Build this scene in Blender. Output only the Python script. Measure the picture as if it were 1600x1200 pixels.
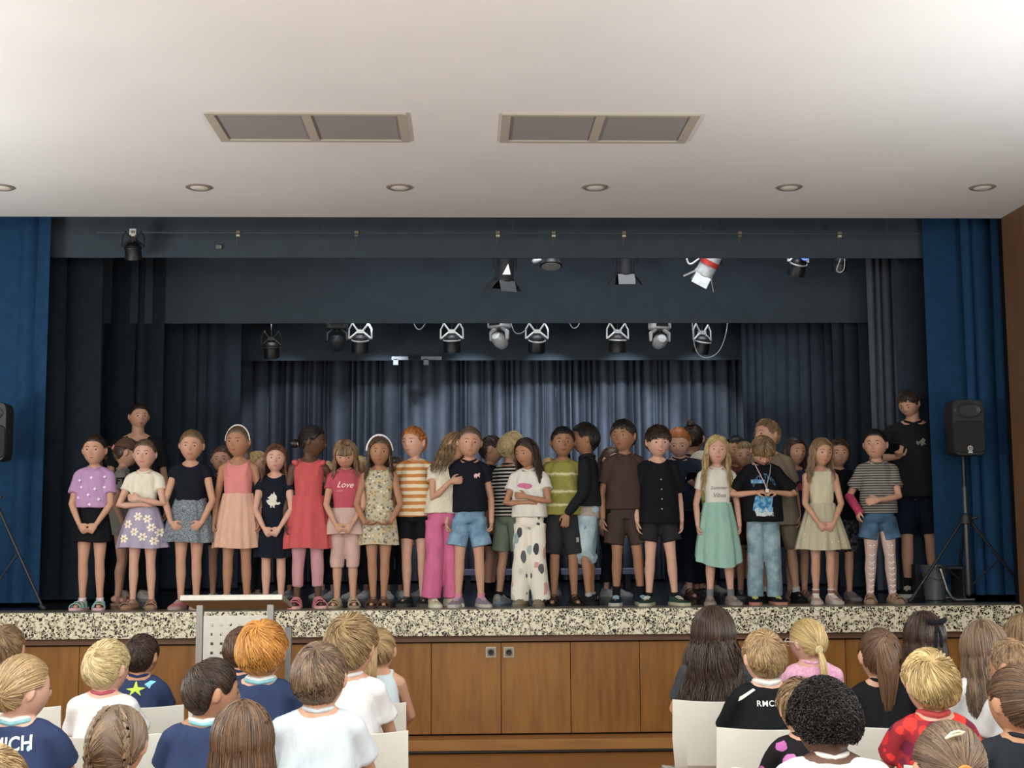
import bpy, bmesh, math, random
import numpy as np
from mathutils import Vector, Matrix, Euler
from mathutils.bvhtree import BVHTree

for o in list(bpy.data.objects): bpy.data.objects.remove(o)
SC = bpy.context.scene
COL = SC.collection
RND = random.Random(7)
# ------------------------------------------------------------------ camera, world, lights, exposure
F, CX, CY = 2050.0, 800.0, 600.0
CAM = Vector((0, 0, 1.58))
YAW, PITCH, ROLL = math.atan(69/2050), math.atan(225/2050), math.radians(-0.35)
fwd = Vector((math.sin(YAW)*math.cos(PITCH), math.cos(YAW)*math.cos(PITCH), math.sin(PITCH)))
right0 = Vector((math.cos(YAW), -math.sin(YAW), 0))
up0 = right0.cross(fwd)
right = right0*math.cos(ROLL) + up0*math.sin(ROLL)
up = right.cross(fwd)
cam_d = bpy.data.cameras.new('camera'); cam = bpy.data.objects.new('camera', cam_d); COL.objects.link(cam)
M3 = Matrix((right, up, -fwd)).transposed()
cam.matrix_world = Matrix.Translation(CAM) @ M3.to_4x4()
cam_d.sensor_fit = 'HORIZONTAL'; cam_d.sensor_width = 36; cam_d.lens = F/1600*36
cam_d.clip_start = 0.05; cam_d.clip_end = 100
SC.camera = cam
SC.view_settings.view_transform = 'Standard'; SC.view_settings.look = 'None'
SC.view_settings.exposure = 0.0; SC.view_settings.gamma = 1.0; SC.view_settings.use_curve_mapping = False
try:
    SC.cycles.use_denoising = True; SC.cycles.max_bounces = 6; SC.cycles.diffuse_bounces = 4
    SC.cycles.sample_clamp_indirect = 4
except Exception: pass
world = bpy.data.worlds.new('world'); SC.world = world; world.use_nodes = True
world.node_tree.nodes['Background'].inputs[0].default_value = (1.0, .93, .84, 1)
world.node_tree.nodes['Background'].inputs[1].default_value = 0.55

def area(name, loc, rot, sx, sy, power, col=(1, 1, 1)):
    l = bpy.data.lights.new(name, 'AREA'); l.shape = 'RECTANGLE'; l.size = sx; l.size_y = sy
    l.energy = power; l.color = col
    o = bpy.data.objects.new(name, l); o.location = loc; o.rotation_euler = [math.radians(a) for a in rot]
    COL.objects.link(o); return o
# hall luminaires above and behind the audience, then added fill lights
area('hall_ceiling_light', (-.5, 2.6, 3.82), (0, 0, 0), 7, 2.4, 225, (.95, 1, .95))
area('hall_ceiling_light', (-.5, -2.0, 3.82), (0, 0, 0), 7, 2.4, 225, (.95, 1, .95))
area('ceiling_fill', (-.3, 1.9, 2.9), (180, 0, 0), 8, .3, 225, (.97, .99, 1))  # added uplight without a fixture, brightens the ceiling
area('ceiling_side_fill', (-5.05, 5.4, 1.7), (0, 212, 0), .2, 4.2, 222, (.93, .97, 1))  # added side fill, lifts the ceiling towards the stage
area('ceiling_side_fill', (3.84, 4.6, 1.5), (0, 146, 0), .2, 3.4, 135, (.93, .97, 1))  # the same added ceiling fill from the right
area('hall_back_fill', (-1.0, -5.6, 2.3), (90, 0, 0), 8, 3.0, 470, (.93, .99, .97))  # added frontal fill from behind the camera, no window there
# spots added before the third border to brighten the back curtain
for i_, (x_, e_) in enumerate(((-1.9, 75), (-.9, 130), (0, 190), (.8, 215), (1.6, 200), (2.4, 130))):
    sl_ = bpy.data.lights.new('curtain_fill_spot', 'SPOT'); sl_.energy = e_*.95; sl_.spot_size = math.radians(44); sl_.spot_blend = .55; sl_.shadow_soft_size = .05; sl_.color = (.84, .91, 1)
    so_ = bpy.data.objects.new('curtain_fill_spot', sl_); so_.location = (x_, 12.3, 3.55); COL.objects.link(so_)
    so_.rotation_euler = (Vector((x_*1.0+.05, 14.3, 2.42))-so_.location).to_track_quat('-Z', 'Y').to_euler()
area('border_fill', (.9, 11.3, 4.35), (20, 0, 0), 4.0, .25, 7, (.86, .92, 1))  # unseen fill added between the borders, lifts the second border cloth
for nm_, Y_, e_ in (('rear_lamp_fill', 12.09, 16), ('front_lamp_fill', 10.62, 13)):  # unseen fills added to brighten the tops of the hanging lamps
    o_ = area(nm_, (.6, Y_, 4.15), (17, 0, 0), 5.5, .08, e_, (.93, .97, 1)); o_.data.spread = math.radians(75)

def at(px, py, Y):
    d = right*((px-CX)/F) + up*(-(py-CY)/F) + fwd
    t = (Y-CAM.y)/d.y
    return CAM + d*t
def atz(px, py, z):
    d = right*((px-CX)/F) + up*(-(py-CY)/F) + fwd
    return CAM + d*((z-CAM.z)/d.z)

# ------------------------------------------------------------------ materials
def hexc(h):
    h = h.lstrip('#')
    return tuple(((int(h[i:i+2], 16)/255+.055)/1.055)**2.4 if int(h[i:i+2], 16) > 10 else int(h[i:i+2], 16)/255/12.92 for i in (0, 2, 4))
MATS = {}
def newmat(key, rough=.7, metal=0.0, spec=.3):
    m = bpy.data.materials.new(key); m.use_nodes = True
    nt = m.node_tree; b = nt.nodes['Principled BSDF']
    b.inputs['Roughness'].default_value = rough; b.inputs['Metallic'].default_value = metal
    b.inputs['Specular IOR Level'].default_value = spec
    return m, nt, b
def N(nt, t, **kw):
    n = nt.nodes.new(t)
    for k, v in kw.items(): setattr(n, k, v)
    return n
def coords(nt, scale=(1, 1, 1), kind='Object', rot=(0, 0, 0)):
    tc = N(nt, 'ShaderNodeTexCoord'); mp = N(nt, 'ShaderNodeMapping')
    mp.inputs['Scale'].default_value = scale; mp.inputs['Rotation'].default_value = rot
    nt.links.new(tc.outputs[kind], mp.inputs['Vector']); return mp.outputs[0]
def noise(nt, vec, scale, detail=3):
    n = N(nt, 'ShaderNodeTexNoise'); n.inputs['Scale'].default_value = scale; n.inputs['Detail'].default_value = detail
    nt.links.new(vec, n.inputs['Vector']); return n.outputs['Fac']
def ramp(nt, fac, stops, interp='LINEAR'):
    r = N(nt, 'ShaderNodeValToRGB'); r.color_ramp.interpolation = interp
    e = r.color_ramp.elements
    while len(e) < len(stops): e.new(.5)
    for i, (p, c) in enumerate(stops):
        e[i].position = p; e[i].color = (*c, 1)
    nt.links.new(fac, r.inputs[0]); return r.outputs[0]
def mixc(nt, fac, a, b):
    m = N(nt, 'ShaderNodeMix', data_type='RGBA')
    for s, v in ((0, fac), (6, a), (7, b)):
        if hasattr(v, 'links') or hasattr(v, 'is_linked'): nt.links.new(v, m.inputs[s])
        elif s == 0: m.inputs[0].default_value = v
        else: m.inputs[s].default_value = (*v, 1)
    return m.outputs[2]
def math_(nt, op, a, b=None, c=None):
    m = N(nt, 'ShaderNodeMath', operation=op)
    for i, v in enumerate((a, b, c)):
        if v is None: continue
        if hasattr(v, 'is_linked'): nt.links.new(v, m.inputs[i])
        else: m.inputs[i].default_value = v
    return m.outputs[0]
def bump(nt, b, h, strength=.3, dist=.004):
    n = N(nt, 'ShaderNodeBump'); n.inputs['Strength'].default_value = strength; n.inputs['Distance'].default_value = dist
    nt.links.new(h, n.inputs['Height']); nt.links.new(n.outputs[0], b.inputs['Normal'])
def plain(hx, rough=.7, metal=0.0, spec=.3, var=.08, nscale=30, bmp=0.0, key=None):
    k = ('plain', hx, rough, metal, var, nscale, bmp)
    if k in MATS: return MATS[k]
    m, nt, b = newmat(key or 'paint_'+hx.strip('#'), rough, metal, spec)
    c = hexc(hx); v = coords(nt); f = noise(nt, v, nscale)
    lo = tuple(x*(1-var) for x in c); hi = tuple(min(1, x*(1+var)) for x in c)
    nt.links.new(ramp(nt, f, [(.3, lo), (.7, hi)]), b.inputs['Base Color'])
    if bmp: bump(nt, b, f, bmp)
    MATS[k] = m; return m
def cloth(hx, rough=.85):
    k = ('cloth', hx, rough)
    if k in MATS: return MATS[k]
    m, nt, b = newmat('cloth_'+hx.strip('#'), rough, 0, .15)
    c = hexc(hx); l_ = .3*c[0]+.55*c[1]+.15*c[2]; c = tuple((.80*x_+.20*l_)*.93 for x_ in c); v = coords(nt)
    f = noise(nt, coords(nt, (1, 1, .45)), 26, 4); g = noise(nt, v, 400, 1)
    mix = math_(nt, 'ADD', math_(nt, 'MULTIPLY', f, .6), math_(nt, 'MULTIPLY', g, .4))
    nt.links.new(ramp(nt, mix, [(.3, tuple(x*.86 for x in c)), (.7, tuple(min(1, x*1.1) for x in c))]), b.inputs['Base Color'])
    bump(nt, b, f, .5, .012)
    MATS[k] = m; return m
def striped(ca, cb, period, duty=.5, wob=0.0, off=0.0, axis='Z', rough=.85):
    k = ('str', ca, cb, period, duty, wob, off, axis)
    if k in MATS: return MATS[k]
    m, nt, b = newmat('striped_cloth', rough, 0, .15)
    v = coords(nt); s = N(nt, 'ShaderNodeSeparateXYZ'); nt.links.new(v, s.inputs[0])
    z = s.outputs[axis]
    f = noise(nt, v, 18, 3)
    if wob: z = math_(nt, 'ADD', z, math_(nt, 'MULTIPLY', f, wob))
    fr = math_(nt, 'FRACT', math_(nt, 'ADD', math_(nt, 'DIVIDE', z, period), off+10))
    st = math_(nt, 'LESS_THAN', fr, duty)
    nt.links.new(mixc(nt, st, hexc(ca), hexc(cb)), b.inputs['Base Color'])
    bump(nt, b, noise(nt, coords(nt, (1, 1, .45)), 26, 4), .5, .012)
    MATS[k] = m; return m
def tiedye(base, light, zs):
    m, nt, b = newmat('tie_dyed_cloth', .85, 0, .15)
    v = coords(nt); s = N(nt, 'ShaderNodeSeparateXYZ'); nt.links.new(v, s.inputs[0])
    f = noise(nt, v, 40, 4); z = math_(nt, 'ADD', s.outputs['Z'], math_(nt, 'MULTIPLY', math_(nt, 'SUBTRACT', f, .5), .03))
    acc = None
    for z0 in zs:
        d = math_(nt, 'ABSOLUTE', math_(nt, 'SUBTRACT', z, z0))
        q = math_(nt, 'SUBTRACT', 1.0, math_(nt, 'DIVIDE', d, .014)); q.node.use_clamp = True
        acc = q if acc is None else math_(nt, 'MAXIMUM', acc, q)
    nt.links.new(mixc(nt, acc, ramp(nt, f, [(.3, tuple(x*.85 for x in hexc(base))), (.7, hexc(base))]), hexc(light)), b.inputs['Base Color'])
    bump(nt, b, noise(nt, coords(nt, (1, 1, .45)), 26, 4), .5, .012)
    return m
def floral(base, cols, scale=28, thr=.33, scatter=1.0, stretch=(1, 1, 1)):
    m, nt, b = newmat('printed_cloth', .85, 0, .15)
    v = coords(nt, stretch)
    ns = N(nt, 'ShaderNodeTexNoise'); ns.inputs['Scale'].default_value = scale*.9
    nt.links.new(v, ns.inputs['Vector'])
    ad = N(nt, 'ShaderNodeVectorMath', operation='MULTIPLY_ADD'); ad.inputs[1].default_value = (.03*20/scale,)*3
    nt.links.new(ns.outputs['Color'], ad.inputs[0]); nt.links.new(v, ad.inputs[2])
    vo = N(nt, 'ShaderNodeTexVoronoi'); vo.inputs['Scale'].default_value = scale; vo.inputs['Randomness'].default_value = scatter
    nt.links.new(ad.outputs[0], vo.inputs['Vector'])
    sel = N(nt, 'ShaderNodeSeparateColor'); nt.links.new(vo.outputs['Color'], sel.inputs[0])
    n = len(cols); pal = ramp(nt, sel.outputs[0], [(i/n, hexc(c)) for i, c in enumerate(cols)], 'CONSTANT')
    inside = math_(nt, 'LESS_THAN', vo.outputs['Distance'], thr)
    nt.links.new(mixc(nt, inside, hexc(base), pal), b.inputs['Base Color'])
    bump(nt, b, noise(nt, coords(nt, (1, 1, .45)), 26, 4), .5, .012)
    return m
def flecked(a, b_, scale=220, thr=.5):
    k = ('fl', a, b_, scale, thr)
    if k in MATS: return MATS[k]
    m, nt, b = newmat('flecked_cloth', .85, 0, .15)
    v = coords(nt); f = noise(nt, v, scale, 2)
    nt.links.new(ramp(nt, f, [(thr-.08, hexc(a)), (thr+.08, hexc(b_))]), b.inputs['Base Color'])
    bump(nt, b, noise(nt, coords(nt, (1, 1, .45)), 26, 4), .5, .012)
    MATS[k] = m; return m
def denim(a='#5d7f9c', b_='#86a5bb'):
    k = ('dn', a, b_)
    if k in MATS: return MATS[k]
    m, nt, b = newmat('denim', .85, 0, .15)
    v = coords(nt); f = math_(nt, 'ADD', math_(nt, 'MULTIPLY', noise(nt, v, 12, 4), .7), math_(nt, 'MULTIPLY', noise(nt, v, 300, 1), .3))
    nt.links.new(ramp(nt, f, [(.38, hexc(a)), (.62, hexc(b_))]), b.inputs['Base Color'])
    bump(nt, b, noise(nt, coords(nt, (1, 1, .5)), 24, 4), .6, .012)
    MATS[k] = m; return m
SKIN = {'light': '#bd947c', 'pale': '#c8a08d', 'tan': '#a47b60', 'olive': '#946f56', 'brown': '#7c5c48', 'dark': '#5a4134'}
def skinm(k):
    if ('skin', k) in MATS: return MATS[('skin', k)]
    m, nt, b = newmat('skin_'+k, .55, 0, .3)
    c = hexc(SKIN[k]); v = coords(nt); f = noise(nt, v, 22, 4)
    nt.links.new(ramp(nt, f, [(.3, (c[0]*.96, c[1]*.88, c[2]*.86)), (.7, (c[0]*1.03, c[1]*1.03, c[2]*1.03))]), b.inputs['Base Color'])
    b.inputs['Subsurface Weight'].default_value = 0.0
    MATS[('skin', k)] = m; return m
def hairm(dark, light):
    k = ('hair', dark, light)
    if k in MATS: return MATS[k]
    m, nt, b = newmat('hair', .42, 0, .45)
    a = N(nt, 'ShaderNodeAttribute', attribute_name='tone')
    nt.links.new(ramp(nt, a.outputs['Fac'], [(0, hexc(dark)), (1, hexc(light))]), b.inputs['Base Color'])
    MATS[k] = m; return m
HAIR = {'black': ('#0d0b0b', '#2c2420'), 'darkbrown': ('#1b120d', '#4a3529'), 'brown': ('#2e2017', '#77583f'),
        'ash': ('#43342a', '#8d755d'), 'lightbrown': ('#4e3a28', '#a58763'), 'dirtyblond': ('#6b5338', '#bfa276'),
        'blond': ('#8f7549', '#e0c68e'), 'paleblond': ('#ab9366', '#f0dcae'), 'ginger': ('#8a4a22', '#d08a48'),
        'redblond': ('#a1672c', '#edb060'), 'auburn': ('#3d2318', '#7d5038')}

# ------------------------------------------------------------------ mesh helpers
class MB:
    def __init__(s): s.v = []; s.f = []; s.mi = []; s.cur = 0
    def add(s, V, Fs):
        n = len(s.v); s.v.extend([tuple(p) for p in V]); s.f.extend([tuple(i+n for i in f) for f in Fs]); s.mi.extend([s.cur]*len(Fs)); return s
    def box(s, c, d, rot=None):
        x, y, z = (a/2 for a in d)
        V = [Vector((i*x, j*y, k*z)) for i in (-1, 1) for j in (-1, 1) for k in (-1, 1)]
        if rot is not None: V = [rot @ p for p in V]
        c = Vector(c); V = [p+c for p in V]
        return s.add(V, [(0, 1, 3, 2), (4, 6, 7, 5), (0, 4, 5, 1), (2, 3, 7, 6), (0, 2, 6, 4), (1, 5, 7, 3)])
    def box2(s, a, b):
        return s.box([(a[i]+b[i])/2 for i in range(3)], [abs(b[i]-a[i]) for i in range(3)])
    def loft(s, rings):
        n = len(rings[0]); V = [p for r in rings for p in r]; Fs = []
        for i in range(len(rings)-1):
            for j in range(n):
                k = (j+1) % n; Fs.append((i*n+j, i*n+k, (i+1)*n+k, (i+1)*n+j))
        Fs.append(tuple(range(n-1, -1, -1))); Fs.append(tuple((len(rings)-1)*n+j for j in range(n)))
        return s.add(V, Fs)
    def tube(s, pts, rad, n=12, round_=True, squash=None):
        """tapered tube through pts with per point radius; round ends"""
        pts = [Vector(p) for p in pts]
        if not hasattr(rad, '__len__'): rad = [rad]*len(pts)
        rings = []; T = []
        for i in range(len(pts)):
            a = pts[max(0, i-1)]; b = pts[min(len(pts)-1, i+1)]; T.append((b-a).normalized())
        ref = Vector((0, 1, 0)) if abs(T[0].y) < .8 else Vector((1, 0, 0))
        u = T[0].cross(ref).normalized()
        def ring(c, t, u, r):
            w = t.cross(u)
            return [c + u*(math.cos(2*math.pi*k/n)*r) + w*(math.sin(2*math.pi*k/n)*r*(squash or 1)) for k in range(n)]
        for i, (p, r) in enumerate(zip(pts, rad)):
            t = T[i]; u = (u - t*u.dot(t)).normalized()
            if i == 0 and round_:
                for a in (80, 50, 25): rings.append(ring(p - t*r*math.sin(math.radians(a)), t, u, r*math.cos(math.radians(a))))
            rings.append(ring(p, t, u, r))
            if i == len(pts)-1 and round_:
                for a in (25, 50, 80): rings.append(ring(p + t*r*math.sin(math.radians(a)), t, u, r*math.cos(math.radians(a))))
        return s.loft(rings)
    def ell(s, c, r, rot=None, nu=16, nv=10, fn=None):
        rings = []
        for i in range(nv+1):
            th = math.pi*(i+.001 if i == 0 else (i-.001 if i == nv else i))/nv
            ring = []
            for j in range(nu):
                ph = 2*math.pi*j/nu
                p = Vector((r[0]*math.sin(th)*math.cos(ph), r[1]*math.sin(th)*math.sin(ph), r[2]*math.cos(th)))
                if fn: p = fn(p)
                if rot is not None: p = rot @ p
                ring.append(p+Vector(c))
            rings.append(ring)
        return s.loft(rings)
    def lathe(s, prof, n=24, c=(0, 0, 0), axis=None):
        R = axis if axis is not None else Matrix.Identity(3)
        c = Vector(c)
        return s.loft([[c + R @ Vector((r*math.cos(2*math.pi*k/n), r*math.sin(2*math.pi*k/n), z)) for k in range(n)] for r, z in prof])
    def mesh(s, name):
        me = bpy.data.meshes.new(name); me.from_pydata(s.v, [], s.f); me.update(); return me
    def build(s, name, mat, parent=None, smooth=True, loc=None):
        me = s.mesh(name)
        for m in (mat if isinstance(mat, (list, tuple)) else [mat]): me.materials.append(m)
        if isinstance(mat, (list, tuple)): me.polygons.foreach_set('material_index', s.mi)
        bm = bmesh.new(); bm.from_mesh(me); bmesh.ops.recalc_face_normals(bm, faces=bm.faces); bm.to_mesh(me); bm.free()
        if smooth:
            me.polygons.foreach_set('use_smooth', [True]*len(me.polygons))
            try: me.set_sharp_from_angle(angle=math.radians(42))
            except Exception: pass
        o = bpy.data.objects.new(name, me); COL.objects.link(o)
        if parent is not None: o.parent = parent
        if loc is not None: o.location = loc
        return o
def tag(o, label=None, cat=None, group=None, kind=None):
    for k, v in (('label', label), ('category', cat), ('group', group), ('kind', kind)):
        if v is not None: o[k] = v
    return o
def empty(name, loc, label, cat, group=None, rz=0):
    o = bpy.data.objects.new(name, None); COL.objects.link(o); o.location = loc; o.rotation_euler = (0, 0, rz)
    o.empty_display_size = .1
    return tag(o, label, cat, group)
def struct(o): o['kind'] = 'structure'; return o

# ------------------------------------------------------------------ the setting
SZ = 1.0            # stage floor height
YE = 9.6            # stage front
CEIL = 3.90
# materials of the place
m, nt, b = newmat('ceiling_paint', .9, 0, .1); v = coords(nt)
nt.links.new(ramp(nt, noise(nt, v, 1.2, 3), [(.3, hexc('#d9dbda')), (.7, hexc('#dfe1e0'))]), b.inputs['Base Color'])
bump(nt, b, noise(nt, v, 90, 3), .15, .003); M_CEIL = m
m, nt, b = newmat('terrazzo', .35, 0, .4); v = coords(nt)
dist = N(nt, 'ShaderNodeTexNoise'); dist.inputs['Scale'].default_value = 34; dist.inputs['Detail'].default_value = 3; nt.links.new(v, dist.inputs['Vector'])
ma = N(nt, 'ShaderNodeVectorMath', operation='MULTIPLY_ADD'); ma.inputs[1].default_value = (.05,)*3
nt.links.new(dist.outputs['Color'], ma.inputs[0]); nt.links.new(v, ma.inputs[2])
vo = N(nt, 'ShaderNodeTexVoronoi'); vo.inputs['Scale'].default_value = 54; nt.links.new(ma.outputs[0], vo.inputs['Vector'])
ve = N(nt, 'ShaderNodeTexVoronoi', feature='DISTANCE_TO_EDGE'); ve.inputs['Scale'].default_value = 54; nt.links.new(ma.outputs[0], ve.inputs['Vector'])
sp = N(nt, 'ShaderNodeSeparateColor'); nt.links.new(vo.outputs['Color'], sp.inputs[0])
chips = ramp(nt, sp.outputs[0], [(0, hexc('#dcd8c2')), (.22, hexc('#0c0b09')), (.50, hexc('#a39c82')), (.60, hexc('#1d1b16')), (.82, hexc('#5f5a48')), (.92, hexc('#e6e2d0'))], 'CONSTANT')
edge = math_(nt, 'LESS_THAN', ve.outputs['Distance'], .085)
nt.links.new(mixc(nt, edge, chips, hexc('#ddd6bb')), b.inputs['Base Color']); M_TERR = m
def wood(key, dark, light, rough=.4, scale=(1, 1, 1), bands=None, ztone=None):
    m, nt, b = newmat(key, rough, 0, .35)
    v = coords(nt, scale)
    f = noise(nt, v, 9, 5); g = noise(nt, coords(nt), 1.7, 2)
    mixf = math_(nt, 'ADD', math_(nt, 'MULTIPLY', f, .65), math_(nt, 'MULTIPLY', g, .35))
    col = ramp(nt, mixf, [(.3, hexc(dark)), (.7, hexc(light))])
    nt.links.new(col, b.inputs['Base Color']); bump(nt, b, f, .08, .002)
    return m
M_PANEL = wood('panel_wood', '#754d22', '#996a30', .38, (3, 3, .35))
M_BEAM = wood('beam_wood', '#5a4030', '#6f503b', .5, (.3, 3, 3))
M_PLINTH = wood('plinth_wood', '#8a5c2e', '#a97a42', .45, (.3, 3, 3))
M_FLOORW = wood('parquet', '#7d5228', '#a06d38', .33, (.5, 4, 1))
M_SIDEW = wood('side_wall_wood', '#5f4631', '#75573d', .5, (3, 3, .35))
M_STAGE = plain('#15171b', .22, 0, .5, .25, 8, 0, 'stage_floor')
M_STRIP = plain('#6c675b', .3, 0, .5, .25, 60, 0, 'stone_edge')
M_BLACKW = plain('#0e1013', .9, 0, .1, .2, 8, 0, 'black_wall')

XL, XR = -5.2, at(1583, 640, YE).x
def sbox(name, a, b, mat, bevel=0):
    o = MB().box2(a, b).build(name, mat, smooth=False); struct(o)
    if bevel:
        mo = o.modifiers.new('b', 'BEVEL'); mo.width = bevel; mo.segments = 2
    return o
sbox('floor', (XL-.2, -6, -.1), (XR+.2, YE+.12, 0), M_FLOORW)
sbox('ceiling', (XL-.2, -6, CEIL), (XR+.2, YE+.06, CEIL+.15), M_CEIL)
sbox('wall_left', (XL-.2, -6, 0), (XL, YE+.06, CEIL), plain('#b9ab98', .9, 0, .1, .03, 3))
wr = sbox('wall_right', (XR, 0, 0), (XR+.15, YE+.05, CEIL), M_SIDEW)
sb = sbox('trim_1', (XR-.018, 8.95, .95), (XR, 9.0, CEIL), wood('seam_wood', '#8a5a32', '#9b6a3e', .5, (3, 3, .3)))
sbox('wall_back', (XL-.2, -6.15, 0), (XR+.2, -6, CEIL), plain('#c4b8a6', .9, 0, .1, .03, 3))
# the stage box
SB = 15.2
sbox('floor_stage', (-5.6, YE+.28, SZ-.12), (5.9, SB, SZ), M_STAGE)
sbox('trim_2', (XL, YE+.01, SZ-.10), (XR+.1, YE+.28, SZ), M_STRIP)
tz = sbox('trim_3', (XL, YE-.012, .81), (XR-.001, YE+.009, SZ-.004), M_TERR, .004)
sbox('trim_4', (XL, YE+.04, .765), (XR, YE+.10, .8099), M_BEAM)
sbox('wall_stage_back', (-5.6, SB, SZ-.2), (5.9, SB+.1, 5.3), M_BLACKW)
sbox('wall_stage_left', (-5.7, YE+.07, SZ-.1), (-5.6, SB, 5.3), M_BLACKW)
sbox('wall_stage_right', (5.9, YE+.07, SZ-.1), (6.0, SB, 5.3), M_BLACKW)
sbox('ceiling_stage', (-5.7, YE+.07, 5.3), (6.0, SB+.1, 5.4), M_BLACKW)
sbox('wall_header', (XL-.2, YE+.061, CEIL+.02), (6.0, YE+.09, 5.4), M_BLACKW)
sbox('wall_return', (XR+.0, YE+.052, 0), (6.0, YE+.12, CEIL+.1), M_BLACKW)
# panelled front, one board panel per bay
seam0 = at(674, 1070, YE+.1).x; bay = at(783, 1070, YE+.1).x - seam0
k0 = int(math.floor((XL-seam0)/bay)); x = seam0 + k0*bay
while x < XR-.02:
    a = max(XL, x)+.0022; c = min(XR, x+bay)-.0022
    o = sbox('wall_panel', (a, YE+.09, .105), (c, YE+.13, .752), M_PANEL, .0015)
    x += bay
sbox('wall_front', (XL, YE+.131, 0), (XR, YE+.2, .80), M_BLACKW)
sbox('trim_5', (XL, YE-.10, 0), (XR, YE+.12, .092), M_PLINTH, .004)
# ceiling grilles and downlights
M_GFR = plain('#a9a398', .8, 0, .1, .02); M_GIN = plain('#8f8d8c', .85, 0, .1, .04, 300)
for (x0, x1, lab) in ((333, 641, 'grey double ventilation panel flush in the ceiling, left of the two'), (781, 1083, 'grey double ventilation panel flush in the ceiling, right of the two')):
    A = atz(x0 if x0 > 500 else 347, 220, CEIL); B = atz(x1 if x0 < 500 else 1071, 220, CEIL); Cn = atz(x0, 176, CEIL)
    xa, xb = A.x, B.x; ya, yb = atz(700, 176, CEIL).y, atz(700, 220, CEIL).y
    r = empty('ceiling_panel', ((xa+xb)/2, (ya+yb)/2, CEIL), lab, 'ceiling panel', 'ventilation panels in the ceiling')
    w, d = (xb-xa)/2, (yb-ya)/2
    fr = MB()
    for (a, c) in (((-w, -d), (w, -d+.03)), ((-w, d-.03), (w, d)), ((-w, -d+.0301), (-w+.05, d-.0301)), ((w-.05, -d+.0301), (w, d-.0301)), ((-.025, -d+.0301), (.025, d-.0301))):
        fr.box2((a[0], a[1], -.012), (c[0], c[1], .004))
    fr.build('frame', M_GFR, r, False)
    for s in (-1, 1):
        MB().box2((s*.025, -d+.03, -.003), (s*(w-.05), d-.03, .004)).build('grille', M_GIN, r, False)
M_DLR = plain('#9b968c', .4, .3, .5, .02); M_DLI = plain('#e9e4d8', .4, 0, .4, .02)
for i, px in enumerate((2, 311, 624, 930, 1233, 1535)):
    p = atz(px, 292, CEIL)
    pos = ['at the far left edge', 'second from the left', 'third from the left', 'third from the right', 'second from the right', 'farthest right'][i]
    r = empty('downlight', (p.x, p.y, CEIL), 'round recessed ceiling downlight above the stage front, '+pos, 'downlight', 'downlights along the ceiling edge')
    MB().lathe([(.060, .003), (.088, .003), (.090, -.004), (.078, -.011), (.062, -.009), (.060, .003)], 28).build('ring', M_DLR, r)
    MB().lathe([(.001, -.0125), (.045, -.011), (.0605, -.006), (.0605, .002), (.001, .002)], 28).build('lens', M_DLI, r)

# ------------------------------------------------------------------ curtains
def curtain(name, x0, x1, Y, z0, z1, mat, wave=.11, amp=.035, label='', cat='curtain', seed=1, kind=None, flare=0.0, rounded=0):
    rr = random.Random(seed); xs = []; n = int(abs(x1-x0)/.011)
    ph = 0; phase = []; wv = wave; tg = amp
    amps = []; a = amp
    for i in range(n+1):
        o_ = int(ph/(2*math.pi)); ph += 2*math.pi*.011/wv
        if int(ph/(2*math.pi)) != o_: wv = wave*rr.choice([.5, .65, .9, 1.1, 1.5, 1.9]); tg = amp*rr.uniform(.35, 1.3)
        a += (tg-a)*.12
        phase.append(ph); amps.append(a)
    zs = [z0+(z1-z0)*k/10 for k in range(11)]
    V = []; 
    for side in (0, 1):
        for k, z in enumerate(zs):
            for i in range(n+1):
                q = 1.15-2.0*abs(math.sin(phase[i]*.5+.12*math.sin(k*.5+i*.02)))**.75
                yy = Y + amps[i]*q*(1.05-.25*k/10) + (.012 if side else 0)
                V.append((x0+(x1-x0)*i/n + flare*(1-k/10)*(i/n-.5), yy, z))
    Fs = []; W = n+1; H_ = len(zs)
    for side in (0, 1):
        o = side*W*H_
        for k in range(H_-1):
            for i in range(n):
                f = (o+k*W+i, o+k*W+i+1, o+(k+1)*W+i+1, o+(k+1)*W+i); Fs.append(f if not side else f[::-1])
    o1 = W*H_
    for i in range(n):
        Fs.append((i, o1+i, o1+i+1, i+1)); t = (H_-1)*W
        Fs.append((t+i, t+i+1, o1+t+i+1, o1+t+i))
    ob = MB().add(V, Fs).build(name, mat)
    return tag(ob, label, cat, None, kind)
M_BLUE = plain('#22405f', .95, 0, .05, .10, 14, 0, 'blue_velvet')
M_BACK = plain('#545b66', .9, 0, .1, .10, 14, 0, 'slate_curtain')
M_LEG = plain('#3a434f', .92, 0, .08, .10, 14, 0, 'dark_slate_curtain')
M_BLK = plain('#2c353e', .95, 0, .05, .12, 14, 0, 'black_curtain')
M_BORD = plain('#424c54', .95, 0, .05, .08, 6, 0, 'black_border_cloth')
X = lambda px, Y, py=640: at(px, py, Y).x
Z = lambda py, Y, px=760: at(px, py, Y).z
curtain('side_curtain', -5.15, X(71, 10.35), 10.35, 1.03, 4.6, M_BLUE, .3, .03, 'blue pleated curtain at the left end of the stage', seed=3)
curtain('side_curtain', X(1455, 10.35), X(1521, 10.35), 10.38, 1.04, 4.6, M_BLUE, .5, .008, 'smooth blue curtain panel behind the right loudspeaker', seed=4)
curtain('side_curtain', X(1508, 10.3), 4.35, 10.22, 1.04, 4.6, M_BLUE, .10, .03, 'blue pleated curtain beside the wooden wall at the right end', seed=5)
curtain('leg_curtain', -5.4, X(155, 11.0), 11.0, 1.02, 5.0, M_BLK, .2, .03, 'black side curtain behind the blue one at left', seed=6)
curtain('leg_curtain', X(1402, 11.0), X(1475, 11.0), 10.95, 1.02, 5.0, M_BLK, .3, .02, 'black side curtain behind the man at right', seed=7)
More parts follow.
